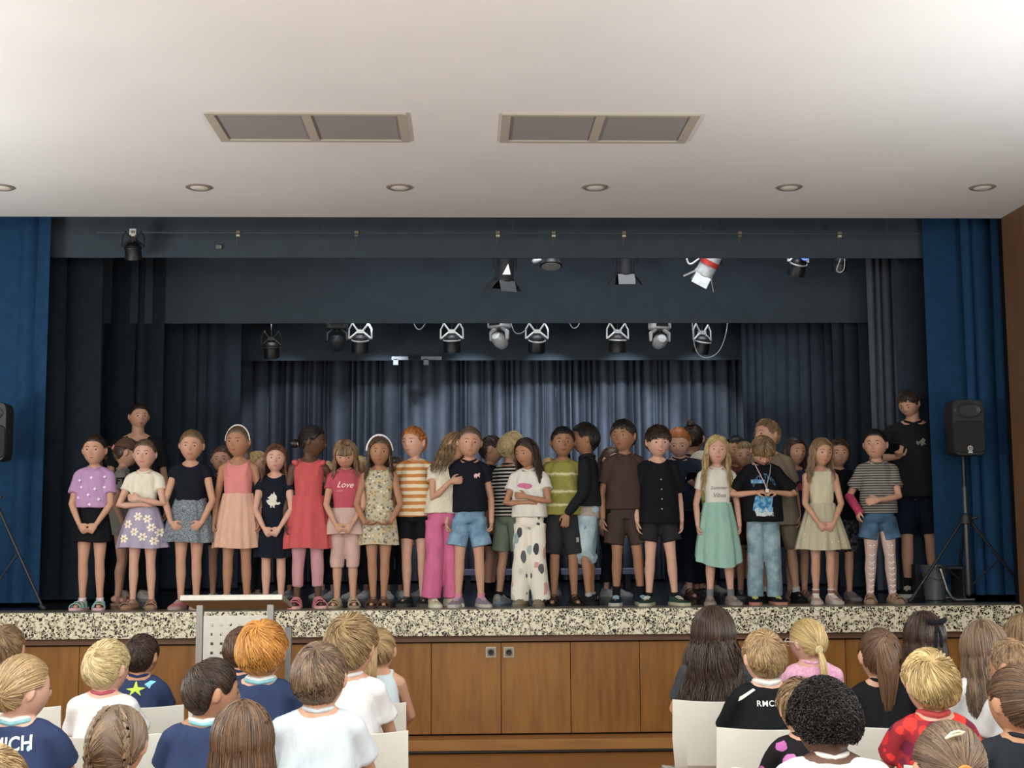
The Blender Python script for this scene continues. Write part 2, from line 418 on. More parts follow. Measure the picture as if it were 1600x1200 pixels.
curtain('leg_curtain', X(1362, 11.5), X(1416, 11.5), 11.5, 1.02, 5.0, M_BACK, .085, .03, 'narrow slate-grey side curtain left of the man looking down', seed=8)
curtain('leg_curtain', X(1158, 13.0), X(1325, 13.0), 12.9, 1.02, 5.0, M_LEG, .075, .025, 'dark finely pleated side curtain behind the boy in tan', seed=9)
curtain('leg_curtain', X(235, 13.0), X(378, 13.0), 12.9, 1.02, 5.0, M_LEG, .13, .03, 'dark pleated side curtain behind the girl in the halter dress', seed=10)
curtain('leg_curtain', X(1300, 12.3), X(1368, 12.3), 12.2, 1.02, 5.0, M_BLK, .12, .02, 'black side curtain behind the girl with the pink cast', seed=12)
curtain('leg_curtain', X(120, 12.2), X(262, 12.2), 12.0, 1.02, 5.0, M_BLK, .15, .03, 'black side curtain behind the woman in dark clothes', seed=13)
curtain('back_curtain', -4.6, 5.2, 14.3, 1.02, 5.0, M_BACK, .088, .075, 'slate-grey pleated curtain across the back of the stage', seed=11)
# borders: wide horizontal cloths hung across the stage
for (Y, py, lab, sd) in ((10.5, 403, 'dark horizontal border cloth, foremost across the stage top', 21), (12.0, 505, 'dark horizontal border cloth behind the front lamps', 22), (13.5, 563, 'dark horizontal border cloth nearest the back curtain', 23)):
    curtain('border_cloth', -5.5, 5.8, Y, Z(py, Y), 5.2, M_BORD, .9, .006, lab, 'border cloth', sd)

# ------------------------------------------------------------------ people
BAKE = []           # objects whose modifiers are applied at the end, with what to do after
def defer(o, *post): BAKE.append((o, list(post))); return o
def fuse(o, voxel, smooth=2, fac=.5):
    m = o.modifiers.new('r', 'REMESH'); m.mode = 'VOXEL'; m.voxel_size = voxel; m.use_smooth_shade = True
    if smooth:
        s = o.modifiers.new('s', 'SMOOTH'); s.factor = fac; s.iterations = smooth
def hl(az):         # hairline: lowest direction z (sine of elevation) that carries hair, by azimuth from the face
    az = np.abs(az)*180/np.pi
    return np.interp(az, [0, 30, 50, 62, 74, 84, 100, 110, 128, 180], [.56, .54, .40, .20, .02, .20, .14, -.36, -.58, -.64])
def headsurf(D, kind='child'):
    """unit directions (n,3), face towards -y  ->  points in units of head height"""
    D = np.asarray(D, float); x, y, z = D[..., 0], D[..., 1], D[..., 2]
    low = np.clip(-z, 0, 1); 
    px = .380*x*(1-.20*low**2-.08*low)
    py = .435*y
    back = (y > 0)
    py = np.where(back, py*(1-.42*low**1.5)+.0, py*(1-.06*low))
    pz = .5*z
    fr = np.clip(-y, 0, 1)
    g = np.exp(-((x/.12)**2+((z+.15)/.15)**2))*fr
    py = py - .095*g
    g2 = np.exp(-((x/.10)**2+((z-.06)/.14)**2))*fr; py = py - .012*g2
    for s in (-1, 1):
        ge = np.exp(-(((x-s*.36)/.16)**2+((z-.02)/.11)**2))*fr; py = py + .034*ge
        gc = np.exp(-(((x-s*.42)/.2)**2+((z+.25)/.2)**2))*fr; py = py - .012*gc
    gm = np.exp(-((x/.25)**2+((z+.52)/.13)**2))*fr; py = py - .012*gm
    gch = np.exp(-((x/.22)**2+((z+.82)/.16)**2))*fr; py = py - .022*gch
    return np.stack([px, py, pz], -1)
def dirv(az, sz):
    c = np.sqrt(np.clip(1-np.asarray(sz)**2, 0, 1)); return np.stack([np.sin(az)*c, -np.cos(az)*c, np.asarray(sz)+0*az], -1)

def strand_mesh(P, R, tone, name, mat, parent, seg=3):
    """P (N,M,3) polylines, R (N,M) radii, tone (N,)"""
    Nn, M = P.shape[:2]
    T = np.zeros_like(P); T[:, 1:-1] = P[:, 2:]-P[:, :-2]; T[:, 0] = P[:, 1]-P[:, 0]; T[:, -1] = P[:, -1]-P[:, -2]
    T /= np.linalg.norm(T, axis=-1, keepdims=True)+1e-9
    ref = np.where(np.abs(T[..., 2:3]) < .9, np.array([0, 0, 1.]), np.array([0, 1., 0]))
    U = np.cross(T, ref); U /= np.linalg.norm(U, axis=-1, keepdims=True)+1e-9
    W = np.cross(T, U)
    V = []
    for k in range(seg):
        a = 2*np.pi*k/seg; V.append(P + (U*np.cos(a)+W*np.sin(a))*R[..., None])
    V = np.stack(V, 2)                                     # N,M,seg,3
    base = (np.arange(Nn)[:, None, None]*M + np.arange(M-1)[None, :, None])*seg
    k = np.arange(seg)[None, None, :]; k2 = (k+1) % seg
    Fq = np.stack([base+k, base+k2, base+seg+k2, base+seg+k], -1).reshape(-1, 4)
    me = bpy.data.meshes.new(name)
    nv = Nn*M*seg; me.vertices.add(nv); me.vertices.foreach_set('co', V.reshape(-1).astype(np.float32))
    nf = len(Fq); me.loops.add(nf*4); me.loops.foreach_set('vertex_index', Fq.reshape(-1).astype(np.int32))
    me.polygons.add(nf); me.polygons.foreach_set('loop_start', np.arange(0, nf*4, 4, dtype=np.int32))
    me.polygons.foreach_set('use_smooth', np.ones(nf, bool))
    me.update(calc_edges=True)
    a = me.attributes.new('tone', 'FLOAT', 'POINT'); a.data.foreach_set('value', np.repeat(tone, M*seg).astype(np.float32))
    me.materials.append(mat); me.validate()
    o = bpy.data.objects.new(name, me); COL.objects.link(o); o.parent = parent
    return o
def join_mesh(o, V, Fs, tone):
    """append a cap mesh to a strand object"""
    me = o.data; bm = bmesh.new(); bm.from_mesh(me); lay = bm.verts.layers.float.get('tone')
    vs = []
    for p in V:
        v = bm.verts.new(p); v[lay] = tone; vs.append(v)
    for f in Fs:
        try: bm.faces.new([vs[i] for i in f]).smooth = True
        except Exception: pass
    bm.to_mesh(me); bm.free()

def make_hair(parent, HM, hh, spec, q, seed, body, back_=False):
    """HM: matrix head-local(metres) -> person local. spec: dict(style, color, ...)"""
    rs = np.random.RandomState(seed)
    style = spec['s']; dark, light = HAIR[spec['c']] if isinstance(spec['c'], str) else spec['c']
    mat = hairm(dark, light); th = spec.get('th', .035); fr = spec.get('fringe', 0)
    n = int(spec.get('n', 620)*q*(1.9 if back_ else 1)); M = 9
    shape = spec.get('line', 0)
    def surf(D, off): 
        P = headsurf(D); return P*(1+(np.asarray(off)/.42)[..., None] if hasattr(off, 'shape') else 1+off/.42)
    # cap
    nc, nr = 36, 12; V = []; Fs = []
    azs = np.linspace(-np.pi, np.pi, nc, endpoint=False)
    hls = hl(azs) + (.0 if fr == 0 else 0)
    if style in ('long', 'curly') : hls = np.where(np.abs(azs) > 1.15, np.minimum(hls, -.35), hls)
    for i in range(nr+1):
        t = i/nr
        for j, az in enumerate(azs):
            sz = math.sin((1-t)*math.asin(float(hls[j])) + t*math.pi/2*.999)
            lump = 1+spec.get('lump', .12)*math.sin(az*5+seed)*math.sin(sz*7+seed*1.3)
            off = (-.02 if i == 0 else th*lump*min(1, .35+t*3.2))
            V.append(surf(dirv(np.array(az), np.array(sz)), off))
    for i in range(nr):
        for j in range(nc):
            k = (j+1) % nc; Fs.append((i*nc+j, i*nc+k, (i+1)*nc+k, (i+1)*nc+j))
    Fs.append(tuple(nr*nc+j for j in range(nc)))
    capV = [HM @ (Vector(p)*hh) for p in V]
    # roots
    m = n*4; az = rs.uniform(-np.pi, np.pi, m); sz = rs.uniform(-.65, 1, m); ok = sz > hl(az)+.03
    if style in ('long', 'curly'): ok = ok | ((np.abs(az) > 1.2) & (sz > -.3))
    az, sz = az[ok][:n], sz[ok][:n]; n = len(az); D0 = dirv(az, sz)
    t = np.linspace(0, 1, M)[None, :]
    K = max(8, n//9); heads = rs.choice(n, K, replace=False)
    near = heads[np.argmax(D0 @ D0[heads].T, 1)]
    tone = np.clip(.45+.22*rs.randn(n)+.18*rs.randn(n)[near], 0, 1)
    width = spec.get('w', .0032)*(.56 if back_ else .74)
    extraP = []
    if style in ('short', 'bowl', 'crop'):
        w = np.array(spec.get('whorl', (.12, .5, .86))); w = w/np.linalg.norm(w)
        L = spec.get('len', .55)*rs.uniform(.7, 1.2, (n, 1))
        a1 = np.cross(w, [0, 0, 1]); a1 /= np.linalg.norm(a1); a2 = np.cross(w, a1)
        al0 = np.arccos(np.clip(D0 @ w, -1, 1))[:, None]; ph = np.arctan2(D0 @ a2, D0 @ a1)[:, None]
        phn = ph[near]; dph = (phn-ph+np.pi) % (2*np.pi)-np.pi
        cl = spec.get('clump', .5)
        al0 = al0*.97; al = al0 + L*t; phi = ph + dph*cl*t + spec.get('swirl', .35)*t*np.exp(-al0) + .06*rs.randn(n, 1)*t
        D = np.cos(al)[..., None]*w + np.sin(al)[..., None]*(np.cos(phi)[..., None]*a1+np.sin(phi)[..., None]*a2)
        # keep above hairline
        azf = np.arctan2(D[..., 0], -D[..., 1]); lim = hl(azf)-np.where(np.abs(azf) < 1.0, fr, .03)
        szn = np.maximum(D[..., 2], lim+.02*rs.randn(n, 1)); D = dirv(azf, np.clip(szn, -1, .9999))
        off = th*.55 + th*(.55*np.sin(np.pi*np.clip(t*.9+.05, 0, 1))) + spec.get('lift', .02)*t*rs.uniform(.2, 1.4, (n, 1)) 
        off = off*np.clip((D[..., 2]-lim)*3.5+.25, .25, 1) if spec.get('taper', True) else off
        P = headsurf(D)*(1+off/.42)[..., None]
        R = width*(1-.75*t**2)*np.ones((n, 1))
    elif style in ('curly', 'afro'):
        rad = spec.get('curl', .03); turns = spec.get('turns', 2.2)
        t1 = np.cross(D0, [0, 0, 1.]); t1 /= np.linalg.norm(t1, axis=1, keepdims=True)+1e-6; t2 = np.cross(D0, t1)
        a = rs.uniform(0, 6.28, (n, 1)) + turns*2*np.pi*t
        grow = spec.get('out', .10)
        drop = spec.get('drop', 0)*t**1.5
        base = headsurf(D0)*(1+th*.7/.42)
        P = base[:, None, :] + D0[:, None, :]*(grow*t)[..., None]*rs.uniform(.6, 1.2, (n, 1, 1)) + rad*(np.cos(a)[..., None]*t1[:, None]+np.sin(a)[..., None]*t2[:, None])*(.4+.6*t)[..., None]
        P[..., 2] -= drop*(np.abs(D0[:, None, 0])+np.clip(D0[:, None, 1], 0, 1))
        R = width*(1-.5*t)*np.ones((n, 1))
    elif style == 'long':
        part = spec.get('part', 0.0); L = spec.get('len', 1.3); wav = spec.get('wave', .012); M = 18
        t = np.linspace(0, 1, M)[None, :]; 
        w = np.array([part, spec.get('party', -.15), 1.0]); w /= np.linalg.norm(w)
        azr = np.arctan2(D0[:, 0], -D0[:, 1])
        face = spec.get('face', 1.12)
        azt = np.sign(azr+part*-.3+1e-3)*np.maximum(np.abs(azr), face+rs.uniform(-.08, .15, n))
        azt = np.where(np.abs(azr) > face, azr, azt)
        szr = D0[:, 2]
        P = np.zeros((n, M, 3)); step = L/M
        cur_sz = szr.copy(); cur_az = azr.copy(); hang = np.zeros(n, bool); pos = headsurf(D0)*(1+th/.42)
        lim = -.12
        ln = rs.uniform(.82, 1.05, n)
        fringe = (np.abs(azr) < .75) & (szr > .4) & (rs.rand(n) < (1 if fr else 0))
        phs = rs.uniform(0, 6.28, n)[near]+.5*rs.randn(n)
        for i in range(M):
            P[:, i] = pos
            st = step*ln
            on = ~hang
            # angular movement downwards on the scalp
            dth = st/.42
            el = np.arcsin(np.clip(cur_sz, -1, 1)); el2 = el-dth
            tgt = np.where(fringe, azr*.9, azt)
            cur_az = np.where(on, cur_az+(tgt-cur_az)*.42, cur_az)
            cur_sz = np.where(on, np.sin(np.maximum(el2, -1.2)), cur_sz)
            newp = headsurf(dirv(cur_az, cur_sz))*(1+th/.42)
            stop = fringe & (cur_sz < .52-fr); cur_sz = np.where(stop, .52-fr, cur_sz)
            newp = np.where(stop[:, None], P[:, i]-np.array([0, 0, .002]), newp)
            sag = pos.copy(); sag[:, 2] -= st
            depth = np.clip(-pos[:, 2]-.1, 0, 2)
            # outward over shoulders and back
            rr_ = np.sqrt(pos[:, 0]**2+pos[:, 1]**2)+1e-6
            sp_ = spec.get('spread', .10)*st
            sag[:, 0] += pos[:, 0]/rr_*sp_; sag[:, 1] += pos[:, 1]/rr_*sp_ + spec.get('back', 0)*st
            sag[:, 0] += wav*np.cos(phs+i*spec.get('wfreq', 1.0))*(pos[:, 2] < 0); sag[:, 1] += wav*.7*np.sin(phs*1.3+i*spec.get('wfreq', 1.0))*(pos[:, 2] < 0)
            pos = np.where(hang[:, None], sag, newp)
            hang = hang | ((cur_sz < lim) & ~fringe)
        P += (rs.randn(n, 1, 3)*.008)
        R = width*1.15*(1-.6*t**3)*np.ones((n, 1))
    else:            # pulled back: pony, bun, braids
        M = 9
        tie = np.array(spec.get('tie', (0, .85, .35)), float); tie /= np.linalg.norm(tie)
        if style == 'braids':
            side = np.where(D0[:, 0] > spec.get('partx', 0.0), 1.0, -1.0)
            T_ = np.stack([side*.62, .55+0*side, -.25+0*side], -1); T_ /= np.linalg.norm(T_, axis=1, keepdims=True)
        else: T_ = np.repeat(tie[None], n, 0)
        om = np.arccos(np.clip((D0*T_).sum(1), -1, 1))[:, None]+1e-4
        tt = t*spec.get('reach', .93)
        D = (np.sin((1-tt)*om)[..., None]*D0[:, None]+np.sin(tt*om)[..., None]*T_[:, None])/np.sin(om)[..., None]
        off = th*(.45+.35*np.sin(np.pi*t))+.012*rs.rand(n, 1)
        P = headsurf(D)*(1+off/.42)[..., None] + .004*rs.randn(n, 1, 3)
        R = width*(1-.35*t)*np.ones((n, 1))
        # tails
        ends = [tie] if style == 'pony' else ([np.array([s*.62, .55, -.25]) for s in (-1, 1)] if style == 'braids' else [])
        tm = int(n*.4); M2 = M
        for e in ends:
            e = e/np.linalg.norm(e); p0 = headsurf(e[None])[0]*(1+th/.42)
            L = spec.get('tail', .9); tl = np.linspace(0, 1, M)[None, :]
            if style == 'pony':
                ang = rs.uniform(0, 6.28, (tm, 1)); rad = spec.get('tr', .085)*np.sqrt(rs.rand(tm, 1))*(.25+.9*np.sin(np.pi*np.clip(tl*.8+.1, 0, 1)))
                lnn = L*rs.uniform(.75, 1.05, (tm, 1))
                kick = spec.get('kick', .14)
                td = np.array(spec.get('tdir', (0, 0, -1)), float)
                Q = p0 + (e*kick*.5)[None, None] + (lnn*tl)[..., None]*td + (e*np.array([1, 1, .2])*kick)[None, None]*np.sin(np.pi*np.clip(tl*1.1, 0, 1))[..., None]
                Q = Q + np.stack([rad*np.cos(ang+tl*.8)+spec.get('wave', .01)*np.sin(tl*7+ang), rad*.6*np.sin(ang+tl*.8), 0*rad], -1)
                Q[:, 0] = p0+.3*e*th+.012*rs.randn(tm, 3)
                P = np.concatenate([P, Q]); R = np.concatenate([R, width*1.1*(1-.6*tl**3)*np.ones((tm, 1))]); tone = np.concatenate([tone, np.clip(.55+.25*rs.randn(tm), 0, 1)])
            else:     # a plaited tail: strands winding in three lobes
                tm = int(n*.25); lob = rs.randint(0, 3, tm)[:, None]; s_ = np.sign(e[0])
                tl = np.linspace(0, 1, M)[None, :]
                # plait runs up along the side of the head as well
                ax = tl*L
                r1 = .035; a = 2*np.pi*(tl*4.5+lob/3)
                Q = np.stack([e[0]*.40*(1-th)+0*ax + r1*np.cos(a)+.012*rs.randn(tm, 1), e[1]*.42+.06+0*ax+r1*.7*np.sin(2*a)+.012*rs.randn(tm, 1), -.1-ax+0*a], -1)
                P = np.concatenate([P, Q]); R = np.concatenate([R, width*1.6*np.ones((tm, M))]); tone = np.concatenate([tone, np.clip(.5+.3*rs.randn(tm), 0, 1)])
                # french plait ridge over the crown side
                tc = np.linspace(0, 1, M)[None, :]; el0 = 1.15*(1-tc)-.35*tc
                az0 = s_*(np.pi*.80-.10*tc+0*el0)
                Db = dirv(az0+0.09*np.sin(2*np.pi*(tc*5+lob/3)), np.sin(el0+.06*np.cos(2*np.pi*(tc*5+lob/3))))
                Qb = headsurf(Db)*(1+(th*1.7+.015*np.sin(4*np.pi*(tc*5+lob/3)))/.42)[..., None]+.006*rs.randn(tm, 1, 3)
                P = np.concatenate([P, Qb]); R = np.concatenate([R, width*1.5*np.ones((tm, M))]); tone = np.concatenate([tone, np.clip(.6+.3*rs.randn(tm), 0, 1)])
        if style == 'bun':
            p0 = headsurf(tie[None])[0]*(1+.06/.42); br = spec.get('br', .12); nb = int(n*.35)
            a = rs.uniform(0, 6.28, (nb, 1)); pl = rs.uniform(-.9, .9, (nb, 1)); tl = np.linspace(0, 2.5, M)[None]
            aa = a+tl; c = np.sqrt(1-pl**2)
            Q = p0 + tie*br*.7 + br*np.stack([c*np.cos(aa), pl+0*aa, c*np.sin(aa)], -1)
            P = np.concatenate([P, Q]); R = np.concatenate([R, width*1.8*np.ones((nb, M))]); tone = np.concatenate([tone, np.clip(.5+.25*rs.randn(nb), 0, 1)])
    A = np.array(HM.to_3x3()); tr = np.array(HM.translation)
    Pw = (P*hh) @ A.T + tr
    # strands never pass through the shoulders: push hanging parts outside the torso
    if style == 'long' and body is not None:
        Hh = body; z = Pw[..., 2]/Hh
        prof = np.interp(z, [.60, .72, .765, .80, .82, .86], [.085, .100, .118, .085, .045, .030])
        profy = np.interp(z, [.60, .72, .79, .82, .86], [.068, .080, .060, .048, .04])
        ex = np.sqrt((Pw[..., 0]/(prof*Hh))**2+(Pw[..., 1]/(profy*Hh))**2)+1e-6
        push = np.where((ex < 1.0) & (z < .86), 1/ex, 1.0); push = np.minimum(push, 3)
        Pw[..., 1] = np.where(push > 1, Pw[..., 1]*push, Pw[..., 1]); Pw[..., 0] = np.where(push > 1, Pw[..., 0]*(1+.3*(push-1)), Pw[..., 0])
    o = strand_mesh(Pw, R*hh/.2, tone, 'hair', mat, parent)
    join_mesh(o, capV, Fs, .22 if style != 'crop' else .4)
    return o

def sk_(sh): return sh.get('collar', 1) is not None and sh.get('sl', .5) > 0 and sh.get('neck', .04) <= .041
EYEC = {'b': '#39515f', 'n': '#2a1a12'}
def head_dir_pt(x, z, off=0.0):
    """point on the face at direction (x, -y, z)"""
    y = -math.sqrt(max(0, 1-x*x-z*z)); p = headsurf(np.array([[x, y, z]]))[0]
    return Vector(p)*(1+off)
def limb_ik(S, W, a, b, pole):
    d = W-S; L = d.length
    if L > a+b-.004: W = S+d*((a+b-.004)/L); d = W-S; L = d.length
    u = d/L; x = (a*a-b*b+L*L)/(2*L); h = math.sqrt(max(0, a*a-x*x))
    p = pole-u*pole.dot(u); p.normalize()
    return S+u*x+p*h, W
def arm_pose(kind, s):
    """wrist, pole, hand direction, palm normal, curl"""
    if isinstance(kind, tuple): return tuple(Vector(k) if hasattr(k, '__len__') else k for k in kind)
    V_ = Vector
    if kind == 'down':  return V_((s*.132, -.02, .468)), V_((s*.35, 1, 0)), V_((-s*.06, -.12, -1)), V_((-s, -.15, 0)), .42
    if kind == 'fist':  return V_((s*.132, -.02, .468)), V_((s*.35, 1, 0)), V_((-s*.05, -.10, -1)), V_((-s, -.15, 0)), 1.15
    if kind == 'clasp': return V_((s*.048, -.100, .487)), V_((s*1, .3, 0)), V_((-s*.62, -.12, -.75)), V_((-s*.3, 1, -.1)), .7
    if kind == 'flat':  return V_((s*.074, -.105, .492)), V_((s*1, .5, 0)), V_((-s*1, -.25, -.15)), V_((0, .2, 1)), .35
    if kind == 'cross': return V_((-s*.002, -.098+(.016 if s < 0 else -.012), .635+(.012 if s > 0 else -.02))), V_((s*1, -.1, -.9)), V_((-s*1, .10, .12)), V_((0, 1, 0)), .35
    if kind == 'hold':  return V_((s*.062, -.10, .64)), V_((s*1, .3, -.5)), V_((-s*.7, -.3, .1)), V_((-s*.3, .3, -.8)), .8
    if kind == 'skirt': return V_((s*.085, -.085, .480)), V_((s*1, .3, 0)), V_((-s*.6, -.2, -.5)), V_((-s*.4, 1, 0)), .8
    if kind == 'back':  return V_((s*.06, .09, .55)), V_((s*1, .1, 0)), V_((-s, .2, -.3)), V_((0, -1, 0)), .6
    if kind == 'lap':   return V_((s*.07, -.20, .55)), V_((s*1, .3, -.5)), V_((-s*.3, -1, -.2)), V_((0, 0, -1)), .4
    if kind == 'phone': return V_((s*.05, -.15, .66)), V_((s*1, .1, -.6)), V_((-s*.5, -.7, .4)), V_((0, .4, 1)), .8
def hand(mb, W, d, n, H, s, curl, k=1.0):
    d = d.normalized(); n = (n-d*n.dot(d)).normalized(); sd = d.cross(n)
    # thumb side: forward (-y) or up
    if sd.dot(Vector((0, -1, .6))) < 0: sd = -sd
    hs = H*k
    pl = .048*hs
    def sq(c, w, t):
        return [c + sd*(math.cos(a)*w) + n*(math.sin(a)*t) for a in [2*math.pi*i/12 for i in range(12)]]
    mb.loft([sq(W-d*.012*hs, .013*hs, .0105*hs), sq(W+d*.004*hs, .0145*hs, .0105*hs), sq(W+d*.022*hs, .0205*hs, .0105*hs), sq(W+d*.042*hs, .0225*hs, .0095*hs), sq(W+d*.050*hs, .0205*hs, .0075*hs)])
    lens = (.037, .042, .039, .031)
    for i, L in enumerate(lens):
        off = (1.5-i)*.0118*hs
        p = W + d*(pl-.004*hs) + sd*off; dd = (d+sd*(1.5-i)*.05).normalized(); pts = [p]; ang = 0
        for j, fr_ in enumerate((.42, .32, .26)):
            ang += curl*(.55 if j == 0 else .85)*(1+.12*i)
            v = dd*math.cos(ang)+n*math.sin(ang); p = p+v*(L*hs*fr_); pts.append(p)
        mb.tube(pts, [.0058*hs, .0056*hs, .0051*hs, .0042*hs], 8)
    p = W+d*.012*hs+sd*.013*hs; pts = [p]
    for v, L in (((d*.6+sd*.75+n*.25), .020), ((d*.85+sd*.35+n*.45), .017), ((d*.9+n*.55*(.4+curl)), .014)):
        p = p+v.normalized()*L*hs; pts.append(p)
    mb.tube(pts, [.0078*hs, .0070*hs, .0060*hs, .0048*hs], 8)

TORSO = [(.462, .050, .044, 0), (.48, .074, .055, .004), (.515, .081, .060, .006), (.56, .076, .054, .002), (.605, .071, .050, -.002), (.66, .075, .053, -.002), (.71, .080, .055, 0), (.745, .083, .054, .002), (.772, .078, .047, .004), (.795, .060, .038, .006), (.812, .038, .032, .006)]
def build_person(label, px, Y, top, skin='light', hair=None, yaw=0, head=(0, 0, 0), arms=('down', 'down'), lean=(0, 0), st=.047,
                 shirt=None, bottom=None, shoes=None, sock=None, group='children standing on the stage', adult=False, seat=None, prints=(),
                 legs=None, pxy=780, face=1, q=1.0, wide=1.0, cat='child', mouth=None, ground=SZ, eye='n', toe=10, squat=0, H=None, x=None, tilt=0, voxel=None, neckf=1.0, tights=None):
    """px: column at chest height, Y: depth, top: row of the crown. Everything else in fractions of the body height."""
    pos = at(px, pxy, Y) if x is None else Vector((x, Y, 0))
    zt = at(px, top, Y).z
    if seat is None:
        if H is None: H = zt-ground
        base = ground
    else:
        H = min(1.42, max(1.12, (zt-seat-.06)/.52)) if H is None else H
        base = zt-H+.024*H
    hf = .130 if adult else .173
    hh = hf*H
    V_ = lambda p: Vector((p[0]*H, p[1]*H, p[2]*H))
    def leanv(p):      # p in H units
        k = max(0, min(1.3, (p[2]-.5)/.3)); return Vector((p[0]+lean[0]*k, p[1]+lean[1]*k, p[2]))
    LV = lambda p: V_(leanv(Vector(p)))
    shy = .790 if not adult else .815
    zsc = (shy-.5)/(.790-.5)            # torso stretches for an adult
    tz_ = lambda z: z if z < .5 else .5+(z-.5)*zsc
    wsc = wide*(1.10 if adult else .95)
    sh = {s: Vector((s*.091*wsc, .004, tz_(.765))) for s in (-1, 1)}
    chin = 1-hf
    body = MB()
    def torso(inf=0.0, z0=.462, z1=.812, loose=0.0, hemf=0.0):
        rings = []
        zs = sorted(set([z0, z1]+[t[0] for t in TORSO if z0 < t[0] < z1]))
        for z in zs:
            rx = np.interp(z, [t[0] for t in TORSO], [t[1] for t in TORSO])*wsc+inf; ry = np.interp(z, [t[0] for t in TORSO], [t[2] for t in TORSO])*(1.1 if wide > 1.05 else 1)+inf
            cy = np.interp(z, [t[0] for t in TORSO], [t[3] for t in TORSO])
            if loose and z < .745:
                k = min(1, (.745-z)/.10); rx = max(rx, rx*(1-k)+(.086*wsc+inf+loose)*k); ry = max(ry, ry*(1-k)+(.060+inf+loose*.8)*k)
                e = max(0, (.70-z)/.25)*hemf; rx += e; ry += e
            c = leanv(Vector((0, cy, tz_(z)))); ring = []
            for k_ in range(24):
                a = 2*math.pi*k_/24; ca, sa = math.cos(a), math.sin(a); ex = 2/2.5
                ring.append(V_((c.x+rx*math.copysign(abs(ca)**ex, ca), c.y+ry*math.copysign(abs(sa)**ex, sa), c.z)))
            rings.append(ring)
        return rings
    body.loft(torso(z0=.462 if seat is None else .455))
    for s in (-1, 1):
        body.tube([LV((s*.022, .008, tz_(.808))), LV((s*.058*wsc, .006, tz_(.786))), LV(sh[s])], [.024*H, .0255*H, .028*H*wsc], 12)
    # neck and head
    neck_top = LV((0, -.004, chin+.035)); 
    nk = (.0285 if seat is None else .034)*H*(1.12 if adult else 1)*neckf
    body.tube([LV((0, .010, tz_(.785))), LV((0, .006, tz_(.815))), neck_top], [nk*1.15, nk, nk*.95], 14)
    hy, hp, hr = (math.radians(a) for a in head)
    drop = .024 if seat is not None else 0.0
    pivot = LV((0, .008, chin+.020-drop))
    HR = Matrix.Rotation(hy, 4, 'Z') @ Matrix.Rotation(hr, 4, 'Y') @ Matrix.Rotation(hp, 4, 'X')
    HM = Matrix.Translation(pivot) @ HR @ Matrix.Translation(Vector((0, -.012*H, .5*hh-.020*H)))
    def sph(p): return p
    nu, nv = 40, 28; rings = []
    for i in range(nv+1):
        th_ = math.pi*min(max(i/nv, .004), .996)
        D = np.array([[math.sin(th_)*math.cos(2*math.pi*j/nu), math.sin(th_)*math.sin(2*math.pi*j/nu), math.cos(th_)] for j in range(nu)])
        rings.append([HM @ (Vector(p)*hh) for p in headsurf(D)])
    body.loft(rings)
    for s in (-1, 1):
        if s*hy > 1.0 and False: continue
        body.ell(HM @ Vector((s*.392*hh, .035*hh, -.01*hh)), (.032*hh, .080*hh, .130*hh), HM.to_3x3() @ Matrix.Rotation(s*math.radians(22), 3, 'Z') @ Matrix.Rotation(math.radians(8), 3, 'X'), 10, 8)
    # arms
    ar = {}
    a_, b_ = .172*H*(1.05 if adult else 1), .142*H*(1.05 if adult else 1)
    for s, kind in zip((-1, 1), arms):
        W, pole, hd, pn, curl = arm_pose(kind, s)
        W = V_((W.x*(wsc if abs(W.x) > .1 else 1), W.y, W.z)) + V_((lean[0]*.4, lean[1]*.4, 0)); S = LV(sh[s])
        E, W = limb_ik(S, W, a_, b_, pole)
        if hd is None: hd = (W-E)
        ar[s] = (S, E, W)
        m1 = S.lerp(E, .45); m2 = E.lerp(W, .3)
        body.tube([S, m1, E, m2, W], [.0275*H*wsc, .0235*H*wsc, .0205*H*wsc, .0205*H*wsc, .0135*H], 12)
        hand(body, W, hd, pn, H, s, curl, .96)
    # legs
    lg = {}
    tf = 1.0+.25*(wide-1)
    for s in (-1, 1):
        if legs: hip, knee, ank = (Vector((s*p[0], p[1], p[2])) for p in (legs[0] if s < 0 or len(legs) == 1 else legs[1]))
        else:
            fx = st if not isinstance(st, tuple) else st[0 if s < 0 else 1]
            hip, knee, ank = Vector((s*.043, .006, .475)), Vector((s*(.045*.5+fx*.5), -.006, .262)), Vector((s*fx, .014, .045))
        hip, knee, ank = V_(hip), V_(knee), V_(ank); lg[s] = (hip, knee, ank)
        c1 = knee.lerp(ank, .3)+V_((0, .006, 0))
        body.tube([hip, hip.lerp(knee, .5), knee.lerp(hip, .12), knee, c1, knee.lerp(ank, .7), ank], [.044*H*tf, .037*H*tf, .029*H*tf, .0275*H*tf, .0285*H*tf, .0205*H*tf, .0170*H], 14)
        fy = 0
        ta = math.radians(toe)*s; fd = Vector((math.sin(ta), -math.cos(ta), 0))
        if legs: fd = Vector((0, -1, -.1)).normalized()
        # foot
        body.tube([ank+V_((0, 0, -.008))-fd*.018*H, ank+V_((0, 0, -.018))+fd*.03*H, ank+V_((0, 0, -.026))+fd*.085*H], [.020*H, .019*H, .013*H], 12)
    root = body.build('person', skinm(skin))
    if tilt: pass
    root.location = (pos.x, Y, base); root.rotation_euler = (0, 0, math.radians(yaw))
    tag(root, label, 'person' if adult else cat, group)
    fuse(root, (voxel or .0058)*(1.15 if adult else 1), 2)
    defer(root)
    P = root
